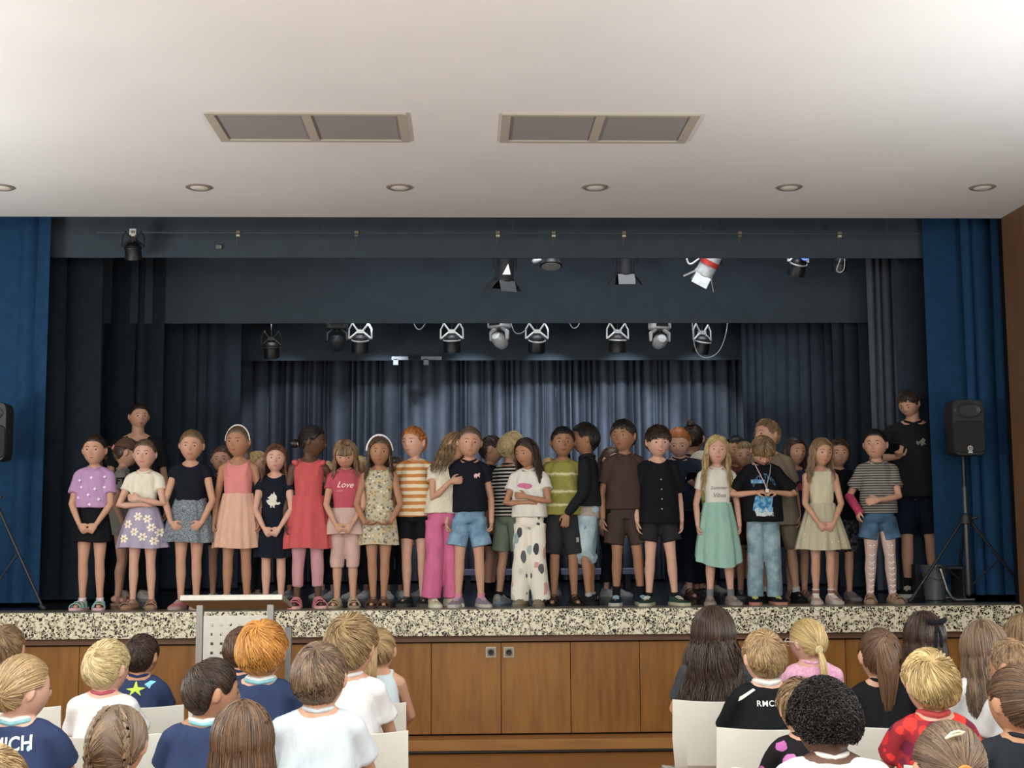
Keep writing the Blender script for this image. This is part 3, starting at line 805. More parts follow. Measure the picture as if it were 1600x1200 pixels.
    # face
    if face:
        lipc = {'light': '#a85f52', 'pale': '#b5665c', 'tan': '#8a4a3c', 'olive': '#7d4236', 'brown': '#6b3a30', 'dark': '#4a2722'}[skin]
        for s in (-1, 1):
            c = head_dir_pt(s*.36, .03); e = MB().ell(HM @ (c*hh), (.050*hh, .018*hh, .022*hh), HM.to_3x3() @ Matrix.Rotation(s*.35, 3, 'Z'), 10, 6).build('eye', plain('#9d9088', .3), P)
            c2 = head_dir_pt(s*.36+.0, .03, .03)
            MB().ell(HM @ (c2*hh), (.030*hh, .014*hh, .024*hh), HM.to_3x3(), 8, 6).build('iris', plain(EYEC[eye], .25), e)
            bc = HAIR[hair['c'] if hair and isinstance(hair['c'], str) else 'brown'][0]
            pts = [HM @ (head_dir_pt(s*a, zz, .012)*hh) for a, zz in ((.19, .215), (.36, .245), (.53, .20))]
            MB().tube(pts, [.008*hh, .010*hh, .006*hh], 6).build('eyebrow', plain(bc, .8), P)
        w = .17; op = .020
        if mouth == 'smile': w = .23; op = .022
        if mouth == 'open': op = .04
        pts = [HM @ (head_dir_pt(a, -.50+(.05 if mouth == 'smile' else 0)*abs(a/w)**2 - (0 if mouth != 'open' else .02), .012)*hh) for a in (-w, -w*.5, 0, w*.5, w)]
        MB().tube(pts, [.010*hh, op*1.1*hh, op*1.25*hh, op*1.1*hh, .010*hh], 8, squash=.7).build('mouth', plain(lipc, .5), P)
    if hair: make_hair(P, HM, hh, hair, q, abs(hash_(label)) % 9973, H, seat is not None)
    if hair and hair.get('band'):
        D = [dirv(np.array(a), np.array(0.0)) for a in ()]
        pts = []
        for k in range(13):
            a = -1.45+2.9*k/12; d = Vector((math.sin(a), -.15, math.cos(a))).normalized()
            pts.append(HM @ (Vector(headsurf(np.array([list(d)]))[0])*(1+(hair.get('th', .035)+.02)/.42)*hh))
        MB().tube(pts, hair.get('bw', .028)*hh, 8).build('hairband', plain(hair['band'], .6), P)
    if hair and hair.get('clip'):
        e = Vector(hair.get('tie', (0, .85, .35))).normalized(); c = HM @ (Vector(headsurf(np.array([list(e)]))[0])*(1+.05/.42)*hh)
        rq = Vector((0, 0, 1)).rotation_difference(e).to_matrix()
        MB().lathe([(.02*hh, -.03*hh), (.085*hh, -.03*hh), (.10*hh, 0), (.085*hh, .03*hh), (.02*hh, .03*hh)], 16, c, HM.to_3x3() @ rq).build('hair_tie', plain(hair['clip'], .6), P)
    # shirt
    made = {}
    if shirt:
        z0 = shirt.get('hem', (bottom.get('waist', .60)-.012) if bottom and bottom['k'] == 'skirt' else .50); sl = shirt.get('sl', .55); isk = bool(bottom and (bottom['k'] == 'skirt' or bottom.get('skirt'))); inf = shirt.get('inf', .005 if isk else .006); lo = shirt.get('loose', 0.0 if isk else .006)
        mb = MB(); 
        ztop = .800
        mb.loft(torso(inf, z0, ztop, lo, shirt.get('flare', 0.0 if isk else .01)))
        for s in (-1, 1):
            S, E, W = ar[s]
            if sl > 0:
                mb.tube([LV((s*.045, .006, tz_(.792))), LV((s*.068*wsc, .006, tz_(.781))), S], [(.021+inf)*H, (.025+inf)*H, (.0285+inf)*H*wsc], 12)
                if sl <= 1: pts = [S, S.lerp(E, sl*.5), S.lerp(E, sl)]; rr_ = [(.0285+inf)*H*wsc, (.0285+inf+lo*.3)*H*wsc, (.030+inf+lo*.6)*H*wsc]
                else: e2 = E.lerp(W, sl-1); pts = [S, S.lerp(E, .5), E, E.lerp(e2, .6), e2]; rr_ = [(.031+inf)*H*wsc, (.029+inf)*H, (.027+inf)*H, (.024+inf)*H, (.019+inf)*H]
                mb.tube(pts, rr_, 14, round_=True) if sl > 1 else mb.tube(pts+[pts[-1]+(E-S).normalized()*.002], rr_+[rr_[-1]*.97], 14, round_=False)
            elif shirt.get('strap', 1):
                mb.tube([LV((s*.045, -.046, tz_(.735))), LV((s*.052*wsc, -.024, tz_(.79))), LV((s*.055*wsc, .006, tz_(.812))), LV((s*.052*wsc, .04, tz_(.77))), LV((s*.045, .045, tz_(.735)))], .013*H, 8)
            if shirt.get('frill'):
                for k in range(7):
                    a = -1.2+2.4*k/6; c = LV((s*(.074+.012*math.cos(a))*wsc, .045*math.sin(a), tz_(.800)-.004*abs(a)))
                    mb.ell(c, (.016*H, .012*H, .016*H), None, 8, 6)
        sm = shirt['m']
        o = mb.build(shirt.get('name', 'shirt'), sm, P)
        fuse(o, .008 if seat is None else .009, 2)
        nr_ = shirt.get('neck', .040)
        nc = LV((0, -.012-.35*(nr_-.04), tz_(.832))); 
        defer(o, ('fold', H, rnd_seed(label), shirt.get('fold', .45 if isk else 1.1)), ('cut', nc, nr_*H), *([('cutsleeveless', H, wsc)] if False else []))
        made['shirt'] = o
        if sk_(shirt):
            rc = shirt.get('cr', .040); pts = [LV((rc*math.cos(a)*1.0, .004+rc*math.sin(a)*.90, tz_(.808)+.010*abs(math.cos(a))+.005*math.sin(a)+shirt.get('cz', 0))) for a in [2*math.pi*k/20 for k in range(21)]]
            col_ = shirt.get('collar') or shirt['m']
            MB().tube(pts, shirt.get('ct', .0062)*H, 8).build('collar', col_ if not isinstance(col_, str) else cloth(col_), P)
            if shirt.get('collar2'):
                MB().tube([p*1.0+V_((p.x/H*.24, p.y/H*.24, -.007)) for p in pts], .0065*H, 8).build('collar_stripe', cloth(shirt['collar2']), P)
    if bottom:
        bk = bottom['k']; bm_ = bottom['m']; zw = bottom.get('waist', .60); zh = bottom.get('hem', .33); inf = bottom.get('inf', .008)
        if bk in ('shorts', 'pants', 'skirt+leg'):
            mb = MB(); mb.loft(torso(inf, .462, zw))
            for s in (-1, 1):
                hip, knee, ank = lg[s]
                rt = (.045*tf+inf+.002)*H; rh = min(bottom.get('rh', .045), .057)*H; ox = V_((s*max(0, bottom.get('rh', .045)-.046), 0, 0)) if not legs else V_((0, 0, 0))
                hip2 = hip+V_((0, 0, .01))
                if zh >= .262: t = (hip.z-zh*H)/(hip.z-knee.z) if not legs else bottom.get('t', .7); pts = [hip2, hip.lerp(knee, t*.5)+ox*.5, hip.lerp(knee, t)+ox]; rr_ = [rt, (rt+rh)/2, rh]
                else: t = (knee.z-zh*H)/(knee.z-ank.z) if not legs else .9; rk = bottom.get('rk', .040)*H; pts = [hip2, hip.lerp(knee, .5), knee, knee.lerp(ank, t*.5)+ox*.5, knee.lerp(ank, t)+ox]; rr_ = [rt, (rt+rk)/2, rk, (rk+rh)/2, rh]
                mb.tube(pts, rr_, 16, round_=False)
            nm = {'shorts': 'shorts', 'pants': 'trousers', 'skirt+leg': 'leggings'}[bk]
            o = mb.build(bottom.get('name', nm), bm_, P); fuse(o, .008 if seat is None else .010, 1); defer(o, ('fold', H, rnd_seed(label)+3, bottom.get('fold', 1.0))); made['bottom'] = o
        sk = bottom if bk == 'skirt' else bottom.get('skirt')
        if sk:
            zw, zh = sk.get('waist', .60), sk.get('hem', .33); n = 96; mb = MB(); pl = sk.get('pleats', 11); pa = sk.get('amp', .006)
            rw = (.0745*wsc+sk.get('inf', .0125), .051+sk.get('inf', .0125)); rhx, rhy = sk.get('rx', .125), sk.get('ry', .10)
            rn = random.Random(hash_(label)); phs = [rn.uniform(0, 6.28) for _ in range(4)]
            out = []
            for side in (0, 1):
                rows = []
                for i in range(15):
                    t = i/14; z = zw+(zh-zw)*t; e = 1-(1-t)**sk.get('pw', 1.4)
                    rx = rw[0]+(rhx-rw[0])*e-(.004 if side else 0); ry = rw[1]+(rhy-rw[1])*e-(.004 if side else 0)
                    ring = []
                    for k in range(n):
                        a = 2*math.pi*k/n; w = math.sin(pl*a+phs[0]+.6*math.sin(2*a+phs[1]))+.4*math.sin(pl*1.7*a+phs[2]) if True else 0
                        # keep it periodic
                        w = math.sin(pl*a+phs[0]+.6*math.sin(2*a+phs[1]))+.4*math.sin((pl+6)*a+phs[2])
                        rr2 = 1+pa/.1*w*(.25+.75*t)
                        zz = z+(sk.get('hilo', 0)*t*(-math.sin(a)) if sk.get('hilo') else 0) + .004*t*math.sin(3*a+phs[3])
                        c = leanv(Vector((0, .004, zz)))
                        ring.append(V_((c.x+rx*rr2*math.cos(a), c.y+ry*rr2*math.sin(a), tz_(zz))))
                    rows.append(ring)
                out.append(rows)
            V = [p for rows in out for r in rows for p in r]; Fs = []
            for side in (0, 1):
                o0 = side*15*n
                for i in range(14):
                    for k in range(n):
                        k2 = (k+1) % n; f = (o0+i*n+k, o0+i*n+k2, o0+(i+1)*n+k2, o0+(i+1)*n+k); Fs.append(f if side else f[::-1])
            for k in range(n):
                k2 = (k+1) % n; Fs.append((14*n+k, 14*n+k2, 15*n+14*n+k2, 15*n+14*n+k)); Fs.append((k, k2, 15*n+k2, 15*n+k)[::-1])
            mb.add(V, Fs); o = mb.build('skirt', sk['m'], P); made['skirt'] = o
            if sk.get('tier'):
                pass
    if tights:
        for s in (-1, 1):
            hip, knee, ank = lg[s]; c1 = knee.lerp(ank, .3)+V_((0, .006, 0)); e = .0022
            MB().tube([hip.lerp(knee, .3), hip.lerp(knee, .6), knee.lerp(hip, .12), knee, c1, knee.lerp(ank, .7), ank], [(r_*tf+e)*H for r_ in (.0425, .0375, .031, .029, .0305, .022, .0185)], 16, round_=False).build('tights_leg', tights, P)
    # shoes and socks
    if shoes:
        kind, cu, cs = shoes[:3]
        for s in (-1, 1):
            hip, knee, ank = lg[s]
            ta = math.radians(toe)*s; fd = Vector((math.sin(ta), -math.cos(ta), 0)); sdv = Vector((math.cos(ta), math.sin(ta), 0)); zl = 0.0
            c = Vector((ank.x, ank.y, 0)); up_ = Vector((0, 0, 1))
            if legs: c = ank+Vector((0, 0, -.045*H)); 
            if sock:
                q_ = ank.lerp(knee, sock[1] if len(sock) > 1 else .16)
                MB().tube([ank+V_((0, 0, -.012)), ank, q_], [.0215*H, .0205*H, .0225*H], 14, round_=False).build('sock', sock[0], P)
            if kind == 'none': continue
            prof = [(-.034, .020, .052), (-.028, .027, .058), (.0, .029, .058), (.035, .030, .047), (.065, .034, .036), (.090, .034, .030), (.108, .029, .025), (.120, .018, .019)]
            if kind == 'sneaker' or kind == 'boot':
                rings = []
                for f, w, h in prof:
                    rings.append([c+fd*(f*H)+sdv*(math.cos(a)*w*H)+up_*((.012+(h-.012)*max(0, math.sin(a))**.8 if math.sin(a) > 0 else .012)*H) for a in [2*math.pi*k/16 for k in range(16)]])
                u_ = MB().loft(rings).build('shoe', cu, P)
                so = MB(); rings = []
                for f, w, h in prof:
                    g = 1.10 if f > -.03 else 1.0
                    ff = f+(.004 if f > .1 else 0)-(.004 if f < -.03 else 0)
                    rings.append([c+fd*(ff*H)+sdv*(x_*w*g*H)+up_*(z_*H) for x_, z_ in ((-1, .0), (-1.02, .008), (-.96, .0165), (.96, .0165), (1.02, .008), (1, 0))])
                so.loft(rings).build('sole', cs, u_)
                lc = shoes[3] if len(shoes) > 3 else cs
                lm = MB()
                for f, h in ((.030, .0505), (.045, .0455), (.060, .0400)):
                    lm.tube([c+fd*(f*H)+sdv*(-.014*H)+up_*((h-.004)*H), c+fd*(f*H)+up_*(h*H), c+fd*(f*H)+sdv*(.014*H)+up_*((h-.004)*H)], .0032*H, 6)
                lm.build('laces', lc, u_)
            else:
                so = MB(); rings = []
                for f, w, h in prof: rings.append([c+fd*(f*H)+sdv*(x_*w*1.05*H)+up_*(z_*H) for x_, z_ in ((-1, .0), (-1.02, .008), (-.96, .013), (.96, .013), (1.02, .008), (1, 0))])
                u_ = so.loft(rings).build('shoe', cs, P)
                st_ = MB()
                spots = ((.010, .056, .010), (.052, .046, .009), (.085, .036, .010)) if kind == 'sandal' else ((.078, .037, .030), (.022, .054, .008))
                for f, h, wd in spots:
                    w = np.interp(f, [p[0] for p in prof], [p[1] for p in prof])
                    pts = [c+fd*(f*H)+sdv*(x_*w*H)+up_*(z_*H) for x_, z_ in ((-1.0, .010), (-.85, h*.7), (-.4, h*.98), (0, h), (.4, h*.98), (.85, h*.7), (1.0, .010))]
                    rings = []
                    for p_ in pts:
                        rings.append([p_-fd*(wd*H)-up_*.0, p_+fd*(wd*H), p_+fd*(wd*H)+(p_-(c+fd*(f*H)+up_*.01)).normalized()*.004*H, p_-fd*(wd*H)+(p_-(c+fd*(f*H)+up_*.01)).normalized()*.004*H])
                    st_.loft(rings)
                if kind == 'mary':
                    for f, w, h in prof[:3]: pass
                    rings = []
                    for f, w, h in ((-.036, .020, .034), (-.028, .028, .040), (.0, .030, .026)):
                        rings.append([c+fd*(f*H)+sdv*(math.cos(a)*w*H)+up_*((.012+(h-.012)*max(0, math.sin(a)))*H) for a in [2*math.pi*k/16 for k in range(16)]])
                    st_.loft(rings)
                    rings = []
                    for f, w, h in ((.066, .033, .036), (.090, .0335, .032), (.108, .029, .027), (.121, .018, .020)):
                        rings.append([c+fd*(f*H)+sdv*(math.cos(a)*w*H)+up_*((.012+(h-.012)*max(0, math.sin(a))**.8 if math.sin(a) > 0 else .012)*H) for a in [2*math.pi*k/16 for k in range(16)]])
                    st_.loft(rings)
                st_.build('strap', cu, u_)
    for pr in prints:
        PRINTS.append((made.get(pr.get('on', 'shirt')), P, H, pr))
    return dict(root=P, H=H, HM=HM, hh=hh, ar=ar, lg=lg, made=made)
PRINTS = []
def hash_(s):
    h = 5381
    for ch in s: h = (h*33+ord(ch)) & 0x7fffffff
    return h
def rnd_seed(s): return (hash_(s) % 1000)/50.0

def finish():
    bpy.context.view_layer.update()
    dg = bpy.context.evaluated_depsgraph_get()
    new = []
    for o, post in BAKE:
        me = bpy.data.meshes.new_from_object(o.evaluated_get(dg)); new.append(me)
    for (o, post), me in zip(BAKE, new):
        old = o.data; o.modifiers.clear(); nm = old.name; o.data = me; bpy.data.meshes.remove(old); me.name = nm
        n = len(me.vertices); co = np.empty(n*3, np.float32); me.vertices.foreach_get('co', co); co = co.reshape(-1, 3)
        for p in post:
            if p[0] == 'fold':
                _, H, sd, amt = p
                nn = np.empty(n*3, np.float32); me.vertices.foreach_get('normal', nn); nn = nn.reshape(-1, 3)
                x, y, z = co[:, 0]/H, co[:, 1]/H, co[:, 2]/H
                w = np.sin(46*z+18*x+sd+2.2*np.sin(14*x+9*y+sd))*.5+np.sin(95*x+22*z+sd*2+1.5*np.sin(20*z))*.45+np.sin(60*y+35*z-20*x+sd*3)*.35
                co = co+nn*(w*.0026*H*amt)[:, None]
                me.vertices.foreach_set('co', co.reshape(-1).astype(np.float32))
            if p[0] == 'cut':
                _, c, r = p
                d = np.sqrt(((co-np.array(c))**2).sum(1))
                bm = bmesh.new(); bm.from_mesh(me); bm.verts.ensure_lookup_table()
                kill = [bm.verts[i] for i in np.where(d < r)[0]]
                bmesh.ops.delete(bm, geom=kill, context='VERTS'); 
                # settle the cut edge onto the sphere
                for v in bm.verts:
                    if v.is_boundary:
                        q = v.co-c; L = q.length
                        if L < r*1.5 and L > 1e-6: v.co = c+q*(r/L)
                bm.to_mesh(me); bm.free()
                n = len(me.vertices); co = np.empty(n*3, np.float32); me.vertices.foreach_get('co', co); co = co.reshape(-1, 3)
        me.polygons.foreach_set('use_smooth', [True]*len(me.polygons)); me.update()
    bvh = {}
    for tgt, P, H, pr in PRINTS:
        if tgt is None: continue
        if tgt.name not in bvh:
            me = tgt.data; bvh[tgt.name] = BVHTree.FromPolygons([v.co for v in me.vertices], [p.vertices[:] for p in me.polygons])
        T = bvh[tgt.name]
        make_print(tgt, T, H, pr)
def make_print(tgt, T, H, pr):
    side = -1 if pr.get('side', 'front') == 'front' else 1
    bm = bmesh.new()
    if 'text' in pr:
        cu = bpy.data.curves.new('t', 'FONT'); cu.body = pr['text']; cu.size = 1; cu.align_x = 'CENTER'; cu.align_y = 'CENTER'; cu.resolution_u = 3
        cu.offset = pr.get('bold', .01); cu.shear = pr.get('shear', 0); cu.space_character = pr.get('space', 1)
        to = bpy.data.objects.new('t', cu); COL.objects.link(to); bpy.context.view_layer.update()
        me = bpy.data.meshes.new_from_object(to.evaluated_get(bpy.context.evaluated_depsgraph_get())); bpy.data.objects.remove(to); bpy.data.curves.remove(cu)
        bm.from_mesh(me); bpy.data.meshes.remove(me)
        xs = [v.co.x for v in bm.verts]; w = max(xs)-min(xs); k = pr['w']/w
        for v in bm.verts: v.co = Vector((v.co.x*k, v.co.y*k*pr.get('tall', 1), 0))
    else:
        for poly in pr['polys']:
            vs = [bm.verts.new((x*pr['w'], y*pr['w'], 0)) for x, y in poly]
            try: bm.faces.new(vs).normal_update()
            except Exception: pass
        bmesh.ops.triangulate(bm, faces=bm.faces[:], ngon_method='EAR_CLIP')
    for _ in range(4):
        es = [e for e in bm.edges if e.calc_length() > .014]
        if not es: break
        bmesh.ops.subdivide_edges(bm, edges=es, cuts=1); bmesh.ops.triangulate(bm, faces=[f for f in bm.faces if len(f.verts) > 3])
    ca, sa = math.cos(math.radians(pr.get('rot', 0))), math.sin(math.radians(pr.get('rot', 0)))
    cx, cz = pr['at'][0]*H, pr['at'][1]*H; kill = []
    arc = pr.get('arc', 0)
    for v in bm.verts:
        x, y = v.co.x*ca-v.co.y*sa, v.co.x*sa+v.co.y*ca
        y -= arc*x*x
        if pr.get('side') == 'left':
            hit = T.ray_cast(Vector((-1.0, -(cx+x), cz+y)), Vector((1, 0, 0)))
            if hit[0] is None: kill.append(v)
            else: v.co = hit[0]+Vector((-.0025, 0, 0))
            continue
        lx = (cx+x) if side < 0 else -(cx+x)
        hit = T.ray_cast(Vector((lx, side*1.0, cz+y)), Vector((0, -side, 0)))
        if hit[0] is None: kill.append(v); continue
        v.co = hit[0]+Vector((0, side*pr.get('lift', .0022), 0))
    bmesh.ops.delete(bm, geom=kill, context='VERTS')
    if not bm.verts: bm.free(); return
    me = bpy.data.meshes.new('print'); bm.to_mesh(me); bm.free()
    me.materials.append(pr['m'] if not isinstance(pr['m'], str) else plain(pr['m'], .7))
    o = bpy.data.objects.new(pr.get('name', 'print'), me); COL.objects.link(o); o.parent = tgt
    if pr.get('label'): o['label'] = pr['label']

# ------------------------------------------------------------------ the children and grown-ups on the stage
c_ = cloth
SH = lambda m, **k: dict(m=m if not isinstance(m, str) else c_(m), **k)
BT = lambda k_, m, **k: dict(k=k_, m=m if not isinstance(m, str) else c_(m), **k)
FR = 9.93
W_ = Vector
# prints used by several garments
def blob(cx, cy, rx, ry, n=14, a0=0.0): return [(cx+rx*math.cos(a0+2*math.pi*i/n), cy+ry*math.sin(a0+2*math.pi*i/n)) for i in range(n)]
def flower(cx, cy, r, n=5):
    R_ = lambda i: r*(.30+.70*abs(math.cos(n*math.pi*i/60))**.7)
    return [(cx+R_(i)*math.cos(2*math.pi*i/60), cy+R_(i)*math.sin(2*math.pi*i/60)) for i in range(60)]
PONY = [(-.42, .18), (-.22, .30), (-.12, .48), (-.02, .42), (.06, .62), (.12, .44), (.24, .30), (.26, .10), (.20, -.04), (.30, -.16), (.46, -.12), (.52, -.22), (.36, -.32), (.18, -.30), (.10, -.38), (.14, -.66), (.04, -.68), (-.02, -.40), (-.10, -.38), (-.12, -.70), (-.22, -.70), (-.20, -.36), (-.34, -.28), (-.46, -.10), (-.50, 0), (-.36, .04), (-.24, .06), (-.30, .12)]

rn = random.Random(5)
pets = [dict(polys=[flower(0, 0, .5, 4)], w=.022, at=(x_, z_), m='#e9dff0') for x_, z_ in ((-.07, .74), (0, .755), (.07, .76), (-.055, .70), (.025, .69), (.075, .70), (-.01, .655), (-.07, .64), (.05, .63), (.00, .60))]
pets += [dict(polys=[blob(.2, -.2, .3, .3)], w=.014, at=(x_+.008, z_-.006), m='#5f4a6e', lift=.004) for x_, z_ in ((-.07, .74), (.07, .76), (.025, .69), (-.01, .655), (.05, .63))]
build_person('girl in lilac patterned t-shirt and black skirt, farthest left of the front row', 146, FR, 681, 'light', dict(s='pony', c='darkbrown', tie=(0, .9, -.1), tail=.9), arms=('clasp', 'clasp'), st=.05,
    shirt=SH('#b98bbd', sl=.62, hem=.582, flare=.012, inf=.008, loose=.008), bottom=BT('skirt', '#15151b', inf=.003, waist=.60, hem=.385, rx=.112, ry=.085, amp=.002), shoes=('sandal', c_('#8fc0b8'), c_('#d9a9b5')), sock=(c_('#e3d3da'), .10), prints=pets, q=1.3)
daisy = []
for x_, z_ in ((-.075, .50), (-.015, .545), (.04, .53), (.065, .48), (-.03, .455), (.02, .425), (-.095, .415), (.11, .45), (.085, .40)):
    daisy += [dict(on='skirt', polys=[flower(0, 0, .5, 6)], w=.066, at=(x_, z_), m='#efe9d6'), dict(on='skirt', polys=[blob(0, 0, .5, .5)], w=.018, at=(x_, z_), m='#b59a74', lift=.004)]
build_person('smiling girl with crossed arms, cream top and lavender daisy skirt', 225, FR, 688, 'pale', dict(s='pony', c='ash', tie=(0, .85, .3)), arms=('cross', 'cross'), mouth='smile', st=.055,
    shirt=SH('#e2dcc4', sl=.42, hem=.575), bottom=BT('skirt', '#a99cb8', waist=.60, hem=.36, rx=.150, ry=.11, pleats=9), shoes=('mary', c_('#a37a5c'), c_('#80654c')), prints=daisy, q=1.3)
build_person('girl in pale grey dress turned away, between the lilac and daisy-skirt girls', 192, 10.5, 685, 'light', dict(s='pony', c='brown', tie=(0, .8, .2), clip='#d98a92', tail=.55, kick=.3), yaw=100, head=(10, 8, 0), arms=('down', 'down'), face=1,
    shirt=SH('#8b8980', sl=.5, hem=.575), bottom=BT('skirt', '#86847b', waist=.60, hem=.42, rx=.105, ry=.085, amp=.002), shoes=('sandal', c_('#9a6a63'), c_('#8f7760')), q=.6, prints=[dict(side='left', text='FT', w=.075, at=(-.005, .735), m='#15161a', bold=.04)])
build_person('woman in dark clothes standing behind the girls at left', 213, 11.0, 632, 'light', dict(s='bun', c='darkbrown', tie=(0, .9, .35), br=.10), yaw=18, head=(10, 0, 0), adult=True, mouth='open',
    shirt=SH('#17181c', sl=.6, hem=.50, loose=.012, neck=.058, collar=None), bottom=BT('pants', '#111317', hem=.06, waist=.56, rh=.035), shoes=('sneaker', c_('#c9c6bf'), c_('#9d9a92')), group='grown-ups on the stage', q=.8)
build_person('girl in navy frilled top and grey tiered skirt, holding her hem', 297, FR, 673, 'light', dict(s='bun', c='lightbrown', tie=(0, .8, .55), br=.10), arms=('skirt', 'skirt'), mouth='smile', head=(4, 4, 3), st=.043,
    shirt=SH('#151a27', sl=.22, inf=.010, neck=.050, name='blouse', hem=.60, collar=None), bottom=BT('skirt', flecked('#4c535b', '#8d959c', 160), waist=.615, hem=.37, rx=.150, ry=.105, pleats=10), shoes=('sneaker', c_('#bd6a72'), c_('#a98a80')), q=1.2)
build_person('boy half hidden behind the peach-skirt girl, only his face showing', 346, 10.9, 698, 'light', dict(s='short', c='brown'), shirt=SH('#20242c'), bottom=BT('shorts', '#23262c', hem=.36), shoes=('sneaker', c_('#9a9d9c'), c_('#b9b9b4')), q=.5, eye='b')
build_person('tall girl in salmon halter top and peach skirt wearing a white hairband', 372, FR, 667, 'tan', dict(s='pony', c='ash', tie=(0, .9, -.05), band='#e8e2da', bw=.02, tail=1.0), head=(-14, 0, 0), arms=('fist', 'fist'), st=.055,
    shirt=SH('#e07f7a', sl=0, strap=1, hem=.615, inf=.004, loose=0, neck=.056, name='halter_top'), bottom=BT('skirt', '#dba88d', waist=.63, hem=.33, rx=.135, ry=.10, pleats=16, amp=.004), shoes=('none', None, None), sock=(striped('#c3455f', '#e9dfd8', .016, .6), .14), q=1.2)
build_person('blond child mostly hidden behind the halter-top girl\'s shoulder', 400, 10.9, 706, 'light', dict(s='short', c='blond'), yaw=60, shirt=SH('#31343c'), bottom=BT('pants', '#22252d', hem=.08), shoes=('sneaker', c_('#b3b0ab'), c_('#c9c6c0')), q=.5)
build_person('girl in navy dress with a white unicorn print', 429, FR+.02, 695, 'pale', dict(s='long', c='auburn', len=.85, part=.1), head=(6, 0, 2), arms=('clasp', 'clasp'), eye='b',
    shirt=SH('#151a28', sl=.30, neck=.048, hem=.59, collar=None), bottom=BT('skirt', '#151a28', waist=.61, hem=.305, rx=.125, ry=.095, amp=.004), shoes=('sandal', c_('#6b5c4c'), c_('#4d443b')), prints=[dict(polys=[PONY], w=.105, at=(.0, .655), m='#d5d0c4')], q=1.2)
build_person('girl in coral frill-shouldered dress and pink leggings, head turned aside', 482, FR, 666, 'dark', dict(s='bun', c='black', tie=(0, .95, -.15), br=.13, clip='#d9d6ce'), head=(75, 6, 0), arms=('down', 'back'), st=.058,
    shirt=SH('#cf4a4c', sl=0, hem=.60, frill=1, neck=.045), bottom=BT('skirt+leg', '#cc8f94', waist=.60, hem=.115, rk=.036, rh=.030, inf=.003, skirt=dict(m=c_('#cf4a4c'), waist=.615, hem=.325, rx=.140, ry=.10, pleats=9)), shoes=('sandal', c_('#d97783'), c_('#d9a09c')), sock=(c_('#dc8c92'), .05), q=1.2, yaw=8)
build_person('girl in pink slogan t-shirt and pale pink skirt, head bowed', 540, FR+.02, 689, 'light', dict(s='long', c='lightbrown', len=1.15, fringe=.32, wave=.016, face=1.0), head=(0, 24, 0), arms=('clasp', 'clasp'), H=1.262,
    shirt=SH('#bf4458', sl=.42, hem=.565), bottom=BT('skirt+leg', '#cfa79a', waist=.58, hem=.235, rk=.041, rh=.038, inf=.004, skirt=dict(m=c_('#cba69b'), waist=.585, hem=.43, rx=.140, ry=.10, pleats=8)), shoes=('sandal', c_('#b39f78'), c_('#9b8a6c')), sock=(c_('#c9b99a'), .04),
    prints=[dict(text='Love', w=.125, at=(0, .72), m='#f2d9d2', shear=.4, bold=.004, rot=-2), dict(polys=[[(-.5, -.02), (.5, .03), (.5, -.01), (-.5, -.05)]], w=.05, at=(-.03, .685), m='#f2d9d2')], q=1.3)
FLOR = floral('#b5ad95', ['#74705f', '#a98a5e', '#d6cfb8', '#6b6a72', '#8a8a6f', '#c9b06f'], 46, .42)
build_person('girl in beige floral sleeveless playsuit with a white hairband', 592, FR, 683, 'tan', dict(s='long', c='brown', len=1.0, band='#e6e6ea', bw=.05, th=.04), head=(6, 4, 0), arms=('flat', 'flat'), st=.03, toe=4,
    shirt=SH(FLOR, sl=0, hem=.60, neck=.040, inf=.005), bottom=BT('skirt', FLOR, waist=.625, hem=.365, rx=.120, ry=.088, pleats=7), shoes=('sandal', c_('#5f4132'), c_('#4b382c')), q=1.2)
build_person('red-haired boy in orange and cream striped t-shirt', 648, FR+.12, 668, 'pale', dict(s='short', c='ginger', len=.5, th=.03), head=(-24, 0, 0), arms=('fist', 'down'), st=.045, yaw=-6, eye='b',
    shirt=SH(striped('#dfd0b4', '#c08048', .052, .5, .008, .35), sl=.58, hem=.495), bottom=BT('shorts', '#14171e', hem=.375, waist=.56, rh=.055), shoes=('sneaker', c_('#26272b'), c_('#46463f')), q=1.2)
build_person('girl in white lace top and bright pink trousers leaning on her neighbour', 691, FR+.02, 672, 'light', dict(s='long', c='lightbrown', len=1.1, part=-.3, wave=.02, back=-.1), head=(48, 16, 22), lean=(.035, 0), yaw=22,
    arms=((W_((-.015, -.130, .70)), W_((-.4, .1, -1)), W_((1, -.35, .15)), W_((0, 1, 0)), .4), 'down'), st=.05,
    shirt=SH(floral('#d6cfba', ['#e4dfce', '#c2bba6', '#dcd6c4'], 60, .3), sl=.35, hem=.525, loose=.012), bottom=BT('pants', '#d65f92', hem=.05, waist=.58, rk=.052, rh=.060), shoes=('sneaker', c_('#c9c3a0'), c_('#d6d0b8')), q=1.2)
build_person('girl in navy t-shirt with a small pink motif and denim shorts', 733, FR-.02, 668, 'light', dict(s='pony', c='ash', tie=(0, .8, .3)), head=(5, 2, 2), arms=('fist', 'fist'), st=(.062, .066), toe=16,
    shirt=SH('#151925', sl=.40, hem=.525), bottom=BT('shorts', denim('#557590', '#86a6bd'), hem=.335, waist=.58, rh=.066), shoes=('sneaker', c_('#8f7f93'), c_('#bdb5ad'), c_('#b795b5')), sock=(c_('#d98090'), .13),
    prints=[dict(polys=[[(-.5, .1), (-.2, .35), (.1, .25), (.3, .5), (.5, .3), (.35, .1), (.4, -.3), (.2, -.1), (0, -.1), (-.1, -.45), (-.25, -.1), (-.4, -.4), (-.45, -.05)]], w=.05, at=(.045, .725), m='#dcb3b0')], q=1.2)
